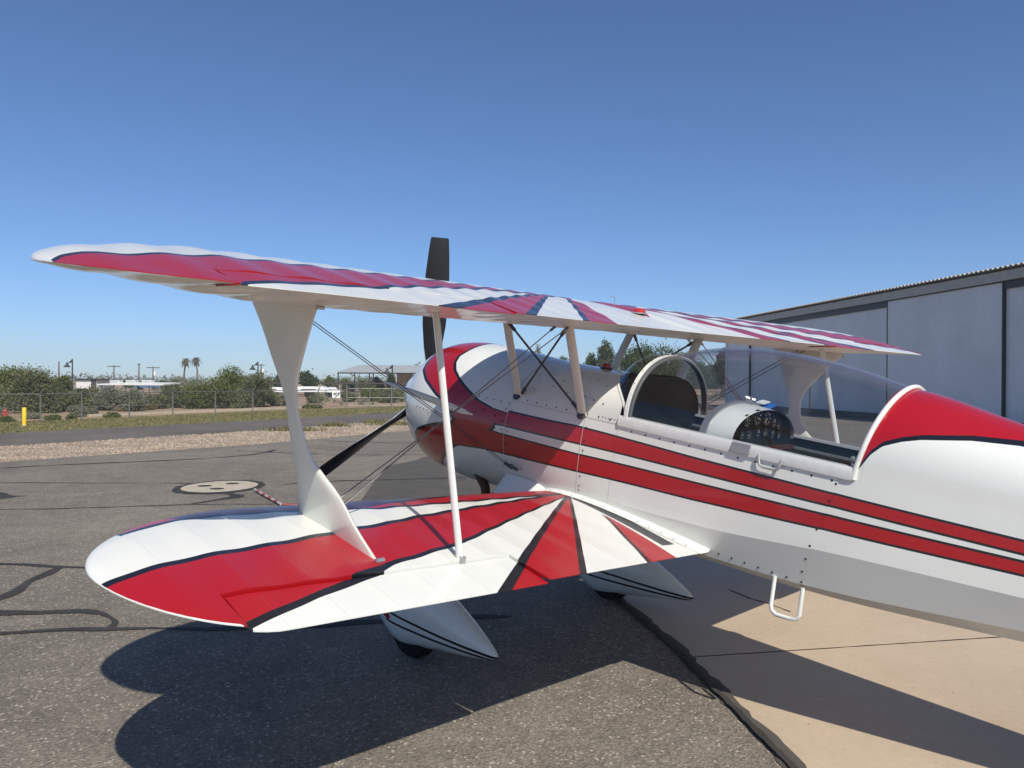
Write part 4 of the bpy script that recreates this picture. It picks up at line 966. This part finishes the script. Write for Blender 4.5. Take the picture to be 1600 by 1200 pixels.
# tail
mb = MB()
for y0 in (1,):
    st = []
    for y, xl, xt, t in ((-1.3, -3.95, -4.35, .01), (-1.2, -3.75, -4.5, .02), (0, -3.45, -4.6, .04), (1.2, -3.75, -4.5, .02), (1.3, -3.95, -4.35, .01)):
        c = xl-xt; st.append([(xl-c*s, y, .50+sg*t*airth(s)) for s, sg in ((1, 1), (.7, 1), (.4, 1), (.1, 1), (0, 1), (.1, -1), (.4, -1), (.7, -1))])
    mb.loft(st)
mb.build('tailplane', M_WP, PL, 40)
mb = MB(); st = []
for z, xl, xt, t in ((.25, -4.2, -4.7, .03), (.6, -3.6, -4.8, .05), (1.1, -3.95, -4.85, .035), (1.4, -4.2, -4.75, .02), (1.46, -4.35, -4.65, .01)):
    c = xl-xt; st.append([(xl-c*s, sg*t*airth(s), z) for s, sg in ((1, 1), (.7, 1), (.4, 1), (.1, 1), (0, 1), (.1, -1), (.4, -1), (.7, -1))])
mb.loft(st); mb.build('fin', M_WP, PL, 40)
mb = MB(); mb.lathe([(-.03, .04), (-.03, .09), (.03, .09), (.03, .04)], (-4.35, 0, -.22), (0, 1, 0), 20); mb.build('tail_wheel', M_TYRE, PL)
MB().tube([(-3.9, 0, .33), (-4.3, .0, -.05), (-4.35, .05, -.22)], .022, 8).build('tail_spring', M_DARKST, PL)

# --- fillet and edging where the lower wing meets the body
for sd in (1, -1):
    mb = MB(); rows = []
    for x in np.linspace(.06, -1.2, 28):
        t = (x-.06)/-1.26; xq = max(-1.185, min(.05, x)); w_ = .016+.012*t; hgt = .018; q = []
        ytop = side_y(x, low_z(xq, .45)+hgt)
        for k in range(9):
            a = PI/2*k/8; yo = ytop+.002+w_*(1-math.sin(a)); zo = low_z(xq, min(.6, max(.34, yo)))+.0015+hgt*(1-math.cos(a)); q.append((x, sd*yo, zo))
        yend = ytop+.002+w_
        q = [(x, sd*(yend+.03+.035*t), low_z(xq, yend+.03+.035*t)+.0005)]+q; rows.append(q)
    mb.loft(rows, closed=False); mb.build('wing_fillet', M_WP, PL, 50)

# --- struts
FRONT = [(1.165, .145), (1.135, .121), (1.013, .026), (.891, -.046), (.798, -.104), (.757, -.13), (.663, -.158), (.517, -.166), (.435, -.185), (.315, -.19), (.2, -.183), (.15, -.18)]
REAR = [(1.165, -.525), (1.16, -.522), (1.084, -.458), (.971, -.376), (.883, -.316), (.794, -.266), (.68, -.257), (.573, -.293), (.509, -.329), (.443, -.414), (.368, -.565), (.255, -.701), (.164, -.843), (.15, -.86)]
for sd in (1, -1):
    mb = MB(); rows = []
    Fp = FRONT[::-1]; Rp = REAR[::-1]
    for z in list(np.linspace(.15, .36, 9))+list(np.linspace(.39, .9, 18))+list(np.linspace(.93, 1.165, 9)):
        xf_, xr_ = sm(z, Fp), sm(z, Rp); c = xf_-xr_; t = min(.032, .018+.05*c); y = 2.235+.182*(z-.18); q = []
        for k in range(20):
            a = 2*PI*k/20; cx = math.cos(a); q.append(((xf_+xr_)/2+c/2*math.copysign(abs(cx)**.6, cx), sd*(y+t/2*math.copysign(abs(math.sin(a))**.8, math.sin(a))), z))
        rows.append(q)
    ist = mb.loft(rows).build('interplane_strut', M_STRUTP, PL, 40)
    MB().lathe([(-.019, .003), (-.016, .008), (.016, .008), (.019, .003)], (-.520, 2.408*sd, 1.138), (0, 1, 0), 10).build('fitting', M_ALU, PL, 40)
    MB().lathe([(-.022, .004), (-.018, .011), (.018, .011), (.022, .004)], (-.848, 2.232*sd, .176), (0, 1, 0), 10).build('fitting', M_ALU, PL, 40)
    sl_ = MB().strut((-.915, sd*1.873, .150), (-.575, sd*1.88, 1.185), .042, .026).build('aileron_strut', M_WP, PL, 40)
    MB().box(-.94, -.89, sd*1.873-.010, sd*1.873+.010, .135, .168).build('strut_bracket', M_ALU, PL, 20)
    cf0 = (.353, sd*.418, .655); cf1 = (.31, sd*.64, upp_zb(.31, sd*.64)+.01); cr0 = (-.226, sd*.418, .63); cr1 = (-.26, sd*.67, upp_zb(-.26, sd*.67)+.01)
    for a, b_ in ((cf0, cf1), (cr0, cr1)):
        MB().strut(a, b_, .072, .032).build('cabane_strut', M_STRUTP, PL, 40)
        MB().lathe([(-.006, .03), (.006, .03), (.012, .018)], (a[0], a[1]+sd*.012, a[2]+.0), (0, sd, .6), 10).build('strut_foot', M_DARKST, PL)
    V3 = Vector
    for a, b_ in ((V3(cf1)+V3((-.02, 0, -.02)), V3(cr0)+V3((.03, 0, .02))), (V3(cr1)+V3((.02, 0, -.02)), V3(cf0)+V3((-.03, 0, .02)))):
        mb = MB(); mb.tube([a, b_], .007, 6); e = (b_-a).normalized()
        for q, s_ in ((b_, -1), (a, 1)): mb.tube([q, q+e*s_*.07], .0115, 6)
        mb.build('brace_rod', M_DARKST, PL)
    # flying and landing wires in pairs
    for dx in (0, .05):
        a = V3((.318-dx, sd*.435, .172)); b_ = V3((-.13-dx, sd*2.40, 1.15)); mb = MB(); mb.strut(a, b_, .010, .004); mb.tube([a, a+(b_-a)*.045], .009, 6); mb.build('flying_wire', M_DARKST, PL)
        a = V3((-.26+.1*(dx > 0), sd*.66, 1.16)); b_ = V3((-.27-dx*1.6, sd*2.2, .195)); mb = MB(); mb.strut(a, b_, .010, .004); mb.tube([a, a+(b_-a)*.04], .008, 6); mb.build('landing_wire', M_STEEL, PL)
    mb = MB(); jp = [(.68, .004), (.60, .012), (.40, .019), (.1, .021), (-.08, .016), (-.17, .003)]
    mb.loft([[(x, sd*1.25+r*.62*math.cos(2*PI*k/10), .68+(x-.67)*.06+r*math.sin(2*PI*k/10)) for k in range(10)] for x, r in jp]); mb.build('wire_spacer', M_STRUTP, PL, 50)

# --- propeller, spinner
m, nt, b = newmat('propeller_paint'); tc_ = nt.nodes.new('ShaderNodeTexCoord'); sp_ = nt.nodes.new('ShaderNodeSeparateXYZ'); nt.links.new(tc_.outputs['Normal'], sp_.inputs[0])
nt.links.new(mixc(nt, E(nt, sp_.outputs[0]).gt(.12), ramp(nt, noise(nt, 6).outputs[0], [(.3, (.009, .009, .010)), (.7, (.014, .014, .015))]), (.7, .7, .68)), b.inputs['Base Color']); b.inputs['Roughness'].default_value = .35; M_PROP = m
HUB = V3((1.86, 0, .42))
mb = MB(); mb.lathe([(-.10, .205), (-.09, .215), (-.02, .212), (.06, .195), (.14, .16), (.21, .11), (.26, .06), (.28, .015), (.283, .001)], HUB, (1, 0, 0), 36); mb.build('spinner', M_WP, PL, 40)
def blade(ang, R0=1.315):
    t = math.radians(ang); rd = V3((0, math.sin(t), math.cos(t))); tg = V3((1, 0, 0)).cross(rd); rows = []
    for r, ch, tk, tw in ((.17, .085, .07, 78), (.26, .11, .06, 68), (.40, .16, .04, 60), (.60, .20, .028, 50), (.82, .21, .020, 42), (1.02, .195, .015, 36), (1.20, .17, .011, 32), (R0-.012, .15, .007, 30), (R0, .135, .003, 30)):
        w_ = math.radians(tw); cd = tg*math.cos(w_)-V3((1, 0, 0))*math.sin(w_); nd = cd.cross(rd); q = []
        for k in range(14):
            a = 2*PI*k/14; q.append(HUB+rd*r+cd*(ch/2*math.cos(a))+nd*(tk/2*math.sin(a)*(1+.3*math.cos(a))))
        rows.append(q)
    return MB().loft(rows).build('propeller_blade', M_PROP, PL, 40)
for a in (2.5, 122.5, 242.5): blade(a)

# --- undercarriage
PST = [(.95, -.80, .012, .012), (.92, -.80, .055, .035), (.85, -.80, .11, .07), (.70, -.798, .188, .10), (.55, -.785, .228, .118), (.35, -.745, .213, .12), (.15, -.737, .163, .108), (-.05, -.745, .105, .08), (-.2, -.752, .055, .045), (-.29, -.757, .022, .02), (-.31, -.757, .006, .006)]
m, nt, b, X, Y, Z, base = paint_base('wheel_pant_paint', .26, .5); M_PANT = m
pX = X.mx(-.31).mn(.95)
l1 = pX.curve([(-.31, -.749), (0, -.760), (.3, -.775), (.62, -.80), (.95, -.80)]); l2 = pX.curve([(-.31, -.768), (0, -.795), (.3, -.825), (.62, -.86), (.95, -.86)])
bl = (Z.lt(l1)*Z.gt(l1-.016)).mx(Z.lt(l2)*Z.gt(l2-.016))*X.lt(.66); rd_ = X.gt(.60+0*X)*Z.gt(-.90)*X.lt(.80)
zz = (Z*9.0)._m('PINGPONG', Z, .03)*1.2
rd_ = X.gt(zz+.60)*Z.gt(l2)
red_black(nt, b, base, rd_, bl)
for sd in (1, -1):
    cy = .98
    mb = MB(); rows = []
    P_ = PST[::-1]
    for x in list(np.linspace(-.31, -.2, 5))+list(np.linspace(-.15, .8, 24))+[.85, .89, .92, .94, .95]:
        zc = plc(x, [(p[0], p[1]) for p in P_]); hh = sm(x, [(p[0], p[2]) for p in P_]); wv = sm(x, [(p[0], p[3]) for p in P_])
        rows.append([(x, sd*cy+wv*math.copysign(abs(math.cos(2*PI*k/24))**.85, math.cos(2*PI*k/24)), zc+hh*math.copysign(abs(math.sin(2*PI*k/24))**.9, math.sin(2*PI*k/24))) for k in range(24)])
    mb.loft(rows).build('wheel_pant', M_PANT, PL, 45)
    MB().lathe([(-.065, .06), (-.065, .15), (-.055, .19), (-.03, .207), (.03, .207), (.055, .19), (.065, .15), (.065, .06)], (.48, sd*.98, -.855-(.004 if sd > 0 else -.02)), (0, 1, 0), 28).build('main_wheel', M_TYRE, PL)
    # leg fairing
    mb = MB(); rows = []
    for t in np.linspace(0, 1, 8):
        c = .40-.2*t; x0 = .40+.06*t; y = .38+.57*t; z = .12-.70*t; q = []
        for k in range(16):
            a = 2*PI*k/16; q.append((x0-c/2+c/2*math.cos(a), sd*(y), z+.0)) if 0 else q.append((x0-c/2+c/2*math.cos(a), sd*(y+.022*math.sin(a)*.77*(1.25+.3*math.cos(a))), z+.022*math.sin(a)*.63*(1.25+.3*math.cos(a))))
        rows.append(q)
    mb.loft(rows).build('gear_leg', M_WP, PL, 40)
    mb = MB(); rows = []
    for t, dd in ((.02, .02), (.10, .013), (.20, .010)):
        c = .42-.2*t; x0 = .41+.06*t; y = .38+.57*t; z = .12-.70*t; rows.append([(x0-c/2+(c/2)*math.cos(2*PI*k/16), sd*(y+(.022+dd)*math.sin(2*PI*k/16)*.8), z+(.022+dd)*math.sin(2*PI*k/16)*.65) for k in range(16)])
    mb.loft(rows).build('gear_cuff', M_WP, PL, 40)
    t = .215; rows = []
    for t in (.2, .225):
        c = .425-.2*t; x0 = .413+.06*t; y = .38+.57*t; z = .12-.70*t; rows.append([(x0-c/2+(c/2)*math.cos(2*PI*k/16), sd*(y+.033*math.sin(2*PI*k/16)*.8), z+.033*math.sin(2*PI*k/16)*.65) for k in range(16)])
    MB().loft(rows).build('cuff_edge', M_BLACK, PL, 40)
for y in (.30, -.30): MB().tube([(.80, y, .02), (.70, y*1.02, -.06), (.66, y*1.05, -.14), (.63, y*1.06, -.22)], .034, 14).build('exhaust_pipe', M_EXH, PL)
# boarding step
mb = MB(); sy = .375
pts = [(-1.565, sy, .06), (-1.572, sy+.012, -.085), (-1.585, sy+.018, -.108), (-1.61, sy+.02, -.118), (-1.68, sy+.02, -.112), (-1.71, sy+.018, -.105), (-1.722, sy+.012, -.082), (-1.712, sy, .05)]
mb.tube(pts, .0105, 10); mb.build('boarding_step', M_WP, PL, 50)

# --- canopy and cockpit
def glass(name, tint, rough=.02):
    m = bpy.data.materials.new(name); m.use_nodes = True; nt = m.node_tree; nt.nodes.remove(nt.nodes['Principled BSDF']); out = nt.nodes['Material Output']
    tr = nt.nodes.new('ShaderNodeBsdfTransparent'); gl = nt.nodes.new('ShaderNodeBsdfGlossy'); fr = nt.nodes.new('ShaderNodeFresnel'); mx = nt.nodes.new('ShaderNodeMixShader')
    n = noise(nt, 1.6, 5, .6); nt.links.new(ramp(nt, n.outputs[0], [(.3, tuple(c*.96 for c in tint)), (.7, tint)]), tr.inputs[0])
    gl.inputs['Roughness'].default_value = rough; nt.nodes.remove(fr)
    lw_ = nt.nodes.new('ShaderNodeLayerWeight'); lw_.inputs[0].default_value = .5; fc = E(nt, lw_.outputs['Facing']); f2 = fc*fc; ff = f2*f2*fc*.95+.03
    df = nt.nodes.new('ShaderNodeBsdfDiffuse'); df.inputs[0].default_value = (.6, .6, .6, 1); m2 = nt.nodes.new('ShaderNodeMixShader')
    dn = noise(nt, 9, 6, .7); nt.links.new(ramp(nt, dn.outputs[0], [(.35, (.001, .001, .001)), (.75, (.007, .007, .007))]), m2.inputs[0]); nt.links.new(tr.outputs[0], m2.inputs[1]); nt.links.new(df.outputs[0], m2.inputs[2])
    nt.links.new(ff.v, mx.inputs[0]); nt.links.new(m2.outputs[0], mx.inputs[1]); nt.links.new(gl.outputs[0], mx.inputs[2]); nt.links.new(mx.outputs[0], out.inputs[0]); return m
M_GLASS = glass('canopy_acrylic', (.93, .94, .95))
CZT = [(-1.9, 1.062), (-1.5, 1.137), (-1.2, 1.157), (-.9, 1.137), (-.7, 1.095), (-.53, 1.042)]
def can_w(x): return side_y(x, .655)+.002
def rimx(z): return -1.872-.07*max(0, (z-.665))/.4
ARX = -.545
def can_pt(x, a, n=0):
    w_ = can_w(max(-1.9, x)); zt = sm(x, CZT); return (x, w_*math.copysign(abs(math.cos(a))**.92, math.cos(a)), .662+(zt-.662)*abs(math.sin(a))**.92)
mb = MB(); rows = []
for x in np.linspace(-1.9, ARX, 30):
    r_ = []
    for k in range(37):
        a = PI*k/36; p = can_pt(x, a); t = (x-ARX)/(-1.9-ARX); shift = (rimx(p[2])+1.9)*t**2; r_.append((p[0]+shift, p[1], p[2]))
    rows.append(r_)
inn = [[(p[0], p[1]*.975, p[2]-.011*max(0, (p[2]-.665)/.45)) for p in r_] for r_ in rows]
mb.loft(rows, closed=False); mb.loft(inn, closed=False); mb.build('canopy', M_GLASS, PL, 60)
arch = [can_pt(ARX, PI*k/36) for k in range(37)]
# windscreen from the arch forward down on to the deck
mb = MB(); rows = []
base_pts = []
for k in range(37):
    a = PI*k/36; q = math.sin(a); x = ARX+.30*q**1.1; ya = arch[k][1]; yy = ya*(1-.18*q)
    zz_ = top_z(x, yy)+.004; zz_ = max(zz_, .66) if abs(yy) < .395 else .665; base_pts.append((x, yy, zz_))
for t in np.linspace(0, 1, 10):
    rows.append([tuple(A_*(1-t)+B_*t+(0.055*math.sin(PI*t)*math.sin(PI*k/36) if i == 2 else 0) for i, (A_, B_) in enumerate(zip(arch[k], base_pts[k]))) for k in range(37)])
mb.loft(rows, closed=False); mb.build('windscreen', M_GLASS, PL, 60)
def strip(pts, w_, t_, name, mat, axis=(1, 0, 0), ctr=(0, 0, .6)):
    """flat band following pts, w_ wide along axis, t_ thick radially"""
    mb = MB(); rows = []; ax = V3(axis)
    for i, p in enumerate(pts):
        p = V3(p); d = (V3(pts[min(i+1, len(pts)-1)])-V3(pts[max(i-1, 0)])).normalized(); n = d.cross(ax).normalized(); 
        rows.append([p+ax*w_/2+n*t_/2, p-ax*w_/2+n*t_/2, p-ax*w_/2-n*t_/2, p+ax*w_/2-n*t_/2])
    mb.loft(rows); return mb.build(name, mat, PL, 40)
strip([(x-.0, y*1.012, z+.003) for x, y, z in arch[0:37]], .024, .008, 'windscreen_arch', M_WP)
strip([(x-.004, y*.985, z-.007) for x, y, z in arch], .036, .010, 'canopy_front_frame', M_INTG)
strip([(x-.026, y*.978, z-.009) for x, y, z in arch], .008, .012, 'frame_edge', M_ALU)
strip([base_pts[k] for k in range(0, 37)], .018, .006, 'windscreen_base_trim', M_WP)
# rim behind the canopy
rim = []
for k in range(41):
    a = PI*k/40; P = fsec(-1.9); zt = P[-1][1]; c = math.cos(a); z = .64+(zt+.012-.64)*abs(math.sin(a))**.95; y = side_y(-1.9, min(z, zt-.004)) if z < zt-.004 else 0
    rim.append((z, c))
rim_pts = []
for i in range(IT-1, IT+NT+1):
    y, z = fsec(-1.9)[i]; rim_pts.append((rimx(z)+.004, y+.004, z+.006))
rim_pts = rim_pts+[(x, -y, z) for x, y, z in rim_pts[-2::-1]]
mb = MB(); mb.tube(rim_pts, .013, 8); mb.build('canopy_rear_rim', M_WP, PL, 50)
# skin between the slanted rim and the turtledeck
mb = MB(); mb.loft([[(rimx(p[2])+.0, p[1]*s_, p[2]) for p in [(-1.9,)+tuple(q) for q in fsec(-1.9)[IT-1:]] for s_ in (1,)] , [(-1.9, q[0], q[1]) for q in fsec(-1.9)[IT-1:]]], closed=False)
mb.loft([[(rimx(q[1]), -q[0], q[1]) for q in fsec(-1.9)[IT-1:]], [(-1.9, -q[0], q[1]) for q in fsec(-1.9)[IT-1:]]], closed=False); mb.build('rim_skirt', M_FUS, PL, 50)
mb = MB(); sec_ = [(y*.97, z-.012) for y, z in fsec(-1.95)[IT-2:]]; ar = [( -1.96, y, z) for y, z in sec_]+[(-1.96, -y, z) for y, z in sec_[-2::-1]]; mb.add(ar, [tuple(range(len(ar)))]); mb.loft([ar, [(p[0]-.01, p[1], p[2]) for p in ar]]); mb.build('headrest_bulkhead', M_INTG, PL, 0)
# sills: silver rail outside, inner wall, floor
for sd in (1, -1):
    mb = MB(); rows = []
    for x in np.linspace(-.50, -1.86, 24):
        y = side_y(x, .645); rows.append([(x, sd*(y+.004), .612), (x, sd*(y+.014), .616), (x, sd*(y+.016), .655), (x, sd*(y+.006), .676), (x, sd*(y-.035), .678), (x, sd*(y-.037), .664), (x, sd*(y-.004), .660)])
    mb.loft(rows).build('canopy_rail', M_RAIL, PL, 30)
    mb = MB(); rows = []
    for x in np.linspace(-.44, -1.95, 16):
        rows.append([(x, sd*(side_y(x, z)-.022), z) for z in (.66, .6, .5, .4, .3, .15)]+[(x, 0, .10)])
    mb.loft(rows, closed=False).build('cockpit_liner', M_INT, PL, 30)
    MB().tube([(x, sd*(side_y(x, .56)-.05), .60) for x in np.linspace(-.5, -1.88, 8)], .014, 8).build('frame_tube', M_INTG, PL)
    MB().tube([(-1.55, sd*.36, .62), (-1.56, sd*.345, .60), (-1.57, sd*.335, .54), (-1.58, sd*.33, .45)], .013, 8).build('throttle_bracket', M_ALU, PL)
mb = MB(); sec_ = [(y*.997, z-.001) for y, z in fsec(-.50)[IT-4:]]; ar = [(-.507, y, z) for y, z in sec_]+[(-.507, -y, z) for y, z in sec_[-2::-1]]
mb.loft([ar, [(p[0]+.012, p[1], p[2]) for p in ar]]); mb.build('front_panel', M_JET, PL, 0)
mb = MB(); gs = [[tuple(base_pts[k][i]*(1-t)+((-.505, base_pts[k][1]*1.0, top_z(-.5, base_pts[k][1])+.005)[i])*t+(.003 if i == 2 else 0) for i in range(3)) for k in range(2, 35)] for t in (.05, .35, .7, 1)]; mb.loft(gs, closed=False).build('glare_shield', M_JET, PL, 40)

# hump between the cockpits with the rear instrument panel
def hump(x, s_, zt):
    return [(x, s_*math.cos(PI*k/24), .655+(zt-.655)*math.sin(PI*k/24)**.9) for k in range(25)]
mb = MB(); mb.loft([hump(-1.03, .352, .838), hump(-1.07, .350, .842), hump(-1.11, .347, .838), hump(-1.17, .342, .832), hump(-1.205, .338, .828)], closed=False); mb.build('coaming', M_WP, PL, 50)
strip(hump(-1.035, .358, .846), .04, .010, 'coaming_band', M_ALU)
mb = MB(); pr = hump(-1.187, .335, .824); pr = pr+[(-1.185, -.33, .50), (-1.185, .33, .50)]; mb.loft([pr, [(p[0]+.01, p[1], p[2]) for p in pr]]); pn = mb.build('instrument_panel', M_JET, PL, 0)
M_PTR = flat('dial_marks', (.36, .36, .34), .5, .1, 40)
for y, z, r in ((.19, .765, .034), (.085, .782, .042), (-.02, .778, .042), (-.10, .755, .028), (-.16, .735, .024), (.15, .69, .026), (.06, .70, .026), (-.02, .70, .026), (-.10, .69, .026), (-.18, .68, .024), (.23, .69, .024)):
    g = MB().lathe([(0, r*1.12), (.010, r*1.12), (.012, r*.95), (.005, r*.92), (.005, .001)], (-1.187, y, z), (-1, 0, 0), 20).build('gauge', M_DIAL, pn)
    mb = MB(); a0 = y*40
    for k in range(8):
        a = a0+k*PI/4; mb.obox((-1.1935, y+math.cos(a)*r*.74, z+math.sin(a)*r*.74), (.0008, 0, 0), (0, math.cos(a)*r*.14, math.sin(a)*r*.14), (0, -math.sin(a)*r*.05, math.cos(a)*r*.05))
    mb.obox((-1.194, y+math.cos(a0)*r*.3, z+math.sin(a0)*r*.3), (.0008, 0, 0), (0, math.cos(a0)*r*.36, math.sin(a0)*r*.36), (0, -math.sin(a0)*r*.06, math.cos(a0)*r*.06)); mb.build('dial_marking', M_PTR, g, 0)
mb = MB(); mb.box(-1.22, -1.18, -.33, .33, .60, .62); mb.build('panel_lip', M_MAR, PL, 20)
mb = MB(); mb.tube([(-1.05, -.02, .846), (-1.06, .0, .876), (-1.10, -.03, .866)], .008, 6); mb.obox((-1.07, -.01, .862), (.022, .004, 0), (0, .006, .002), (.003, 0, .022)); mb.build('clip', M_ALU, PL, 20)
mb = MB(); mb.obox((-1.13, -.115, .835), (.03, 0, .002), (.002, .05, -.014), (0, .001, .004)); mb.build('blue_tag', M_BLUE, PL, 20); MB().obox((-1.12, -.085, .858), (.02, .01, .002), (.0, .035, -.006), (0, .001, .003)).build('paper_tag', M_WP, PL, 20)
MB().tube([(-1.3, -.1, .30), (-1.28, -.08, .55), (-1.27, -.075, .6)], .014, 8).build('control_stick', M_INT, PL)
mb = MB(); mb.box(-1.80, -1.40, -.26, .26, .18, .28); mb.obox((-1.86, 0, .46), (.03, 0, .01), (0, .25, 0), (-.05, 0, .22)); mb.build('seat', M_INT, PL, 30)
# latch plate and grab handle on the left sill
y = side_y(-1.4, .62)+.018
MB().obox((-1.30, y-.002, .652), (.052, 0, .0), (0, .004, .004), (0, -.006, .020)).build('latch_plate', M_ALU, PL, 20)
hx0, hx1 = -1.405, -1.53
MB().tube([(hx0, y-.002, .640), (hx0-.002, y+.003, .625), (hx0-.012, y+.004, .592), (hx0-.03, y+.004, .584), (hx1+.03, y+.004, .584), (hx1+.012, y+.004, .592), (hx1+.002, y+.003, .625), (hx1, y-.002, .640)], .0065, 8).build('grab_handle', M_GREYP, PL, 50)

# --- seams, screws, lights, aerials
def sec_strip(x, i0, i1, w_=.004, sl_=0, off=.0035):
    for s_ in (1, -1):
        a = [(p[0], s_*p[1], p[2]) for p in fus_ring(x-w_/2, i0, i1, off, sl_)]; b_ = [(p[0], s_*p[1], p[2]) for p in fus_ring(x+w_/2, i0, i1, off, sl_)]; MB().loft([a, b_], closed=False).build('panel_seam', M_SEAM, PL, 40)
sec_strip(.374, 6, IT+3, .004, 0, .0012); sec_strip(-.25, 6, IT, .0035, 0, .0015); 
mb = MB(); rows = []
for s_ in (1, -1):
    a = []; b_ = []
    for x in np.linspace(.37, -.55, 22):
        y = side_y(x, .62)+.0016; a.append((x, s_*y, .622)); b_.append((x, s_*(y), .6185))
    MB().loft([a, b_], closed=False).build('panel_seam', M_SEAM, PL, 40)
scr = MB()
def screw(x, z, sl_=0, r=.0062, up=False, y=None):
    for s_ in (1, -1):
        if up:
            p = V3((x, s_*y, z)); n = V3((0, 0, 1))
        else:
            yy = side_y(x, z); y2 = side_y(x, z+.01); p = V3((x, s_*(yy+.0035), z)); n = V3((0, s_*1, (yy-y2)/.01)).normalized()
        a = n.cross(V3((1, 0, 0))).normalized(); c = V3((1, 0, 0))
        v = [p+a*r*math.cos(k*PI/3)+c*r*math.sin(k*PI/3) for k in range(6)]+[p+n*.0025]
        scr.add(v, [(k, (k+1) % 6, 6) for k in range(6)])
for i in range(13): screw(-.60-.098*i, .597)
for z in (.585, .50, .43, .355, .27, .2, .13): screw(-1.755-.21*(z-.3)+.018, z)
for i in range(8): screw(-1.70+.075*i, .075+.0*i)
for z in (.56, .48, .42, .33, .26, .2, .17): screw(-.275, z, r=.0058); screw(.345, z, r=.0058); screw(.40, z, r=.0058)
for i in range(11): screw(.33-.085*i, .64, r=.0058)
for i in range(9): screw(.95-.07*i, .60, r=.0058)
for x, z in ((.31, .70), (.24, .72), (.1, .76), (.05, .80), (.28, .80), (.2, .835), (.12, .79), (-.05, .74), (-.12, .78), (-.2, .74), (-.28, .73), (-.36, .72), (-.1, .85), (.0, .86), (.15, .87), (.25, .86), (-.2, .84), (-.3, .82), (.42, .47), (.46, .45), (.48, .5), (.6, .52), (.66, .49), (.35, .22), (.30, .2), (.22, .19)): screw(x, z, r=.0058)
for i in range(9): screw(1.15, -.0+.1*i, r=.0058)
for i in range(6): screw(1.32-.05*i, .418, r=.0058)
for i in range(8): screw(-.38-.022*i, .645+.0*i, r=.004)
for i in range(14):
    x = .0-.085*i; screw(x, low_z(max(-1.18, x), .54)+.004, up=True, y=side_y(x, .2)+.032+.03*(-x/1.26), r=.0058)
for k in range(6, 31, 3):
    x, y, z = arch[k]
    for s_ in (1,): p = V3((x, y*1.03, z+.010)); n = V3((0, y, z-.6)).normalized(); a = n.cross(V3((1, 0, 0))); v = [p+a*.004*math.cos(j*PI/3)+V3((1, 0, 0))*.004*math.sin(j*PI/3) for j in range(6)]+[p+n*.002]; scr.add(v, [(j, (j+1) % 6, 6) for j in range(6)])
o = scr.build('screws', M_SCREW, PL, 0); tag(o, kind='stuff')
bz = top_z(-.02, 0); be = MB().lathe([(0, .042), (.012, .042), (.014, .036)], (-.02, 0, bz-.004), (0, 0, 1), 18).build('beacon', M_BLACK, PL)
MB().lathe([(.010, .034), (.030, .033), (.042, .024), (.046, .004)], (-.02, 0, bz-.004), (0, 0, 1), 18).build('lens', M_REDL, be)
uz0 = upp_zt(-.16, -.09); be = MB().lathe([(0, .05), (.008, .05)], (-.16, -.09, uz0-.002), (0, 0, 1), 18).build('beacon', M_ALU, PL)
MB().lathe([(.006, .042), (.024, .04), (.034, .025), (.036, .004)], (-.16, -.09, uz0-.002), (0, 0, 1), 18).build('lens', M_REDL, be)
z0_ = upp_zt(.0, -.02); MB().tube([(.0, -.02, z0_-.005), (.0, -.02, z0_+.068), (.0, .035, z0_+.072)], .0025, 6).build('aerial', M_ALU, PL)

# ------------------------------------------------------------------ thin desert haze
hz = MB().box(-620, 620, -60, 640, -1.2, 30).build('haze', bpy.data.materials.new('haze_air'), None, 0); tag(hz, 'thin pale haze over the desert', None, kind='stuff')
hm = hz.data.materials[0]; hm.use_nodes = True; hnt = hm.node_tree; hnt.nodes.remove(hnt.nodes['Principled BSDF'])
pv = hnt.nodes.new('ShaderNodeVolumePrincipled'); pv.inputs['Color'].default_value = (.82, .88, .97, 1); pv.inputs['Density'].default_value = .0007; pv.inputs['Anisotropy'].default_value = 0
hnt.links.new(pv.outputs[0], hnt.nodes['Material Output'].inputs['Volume'])
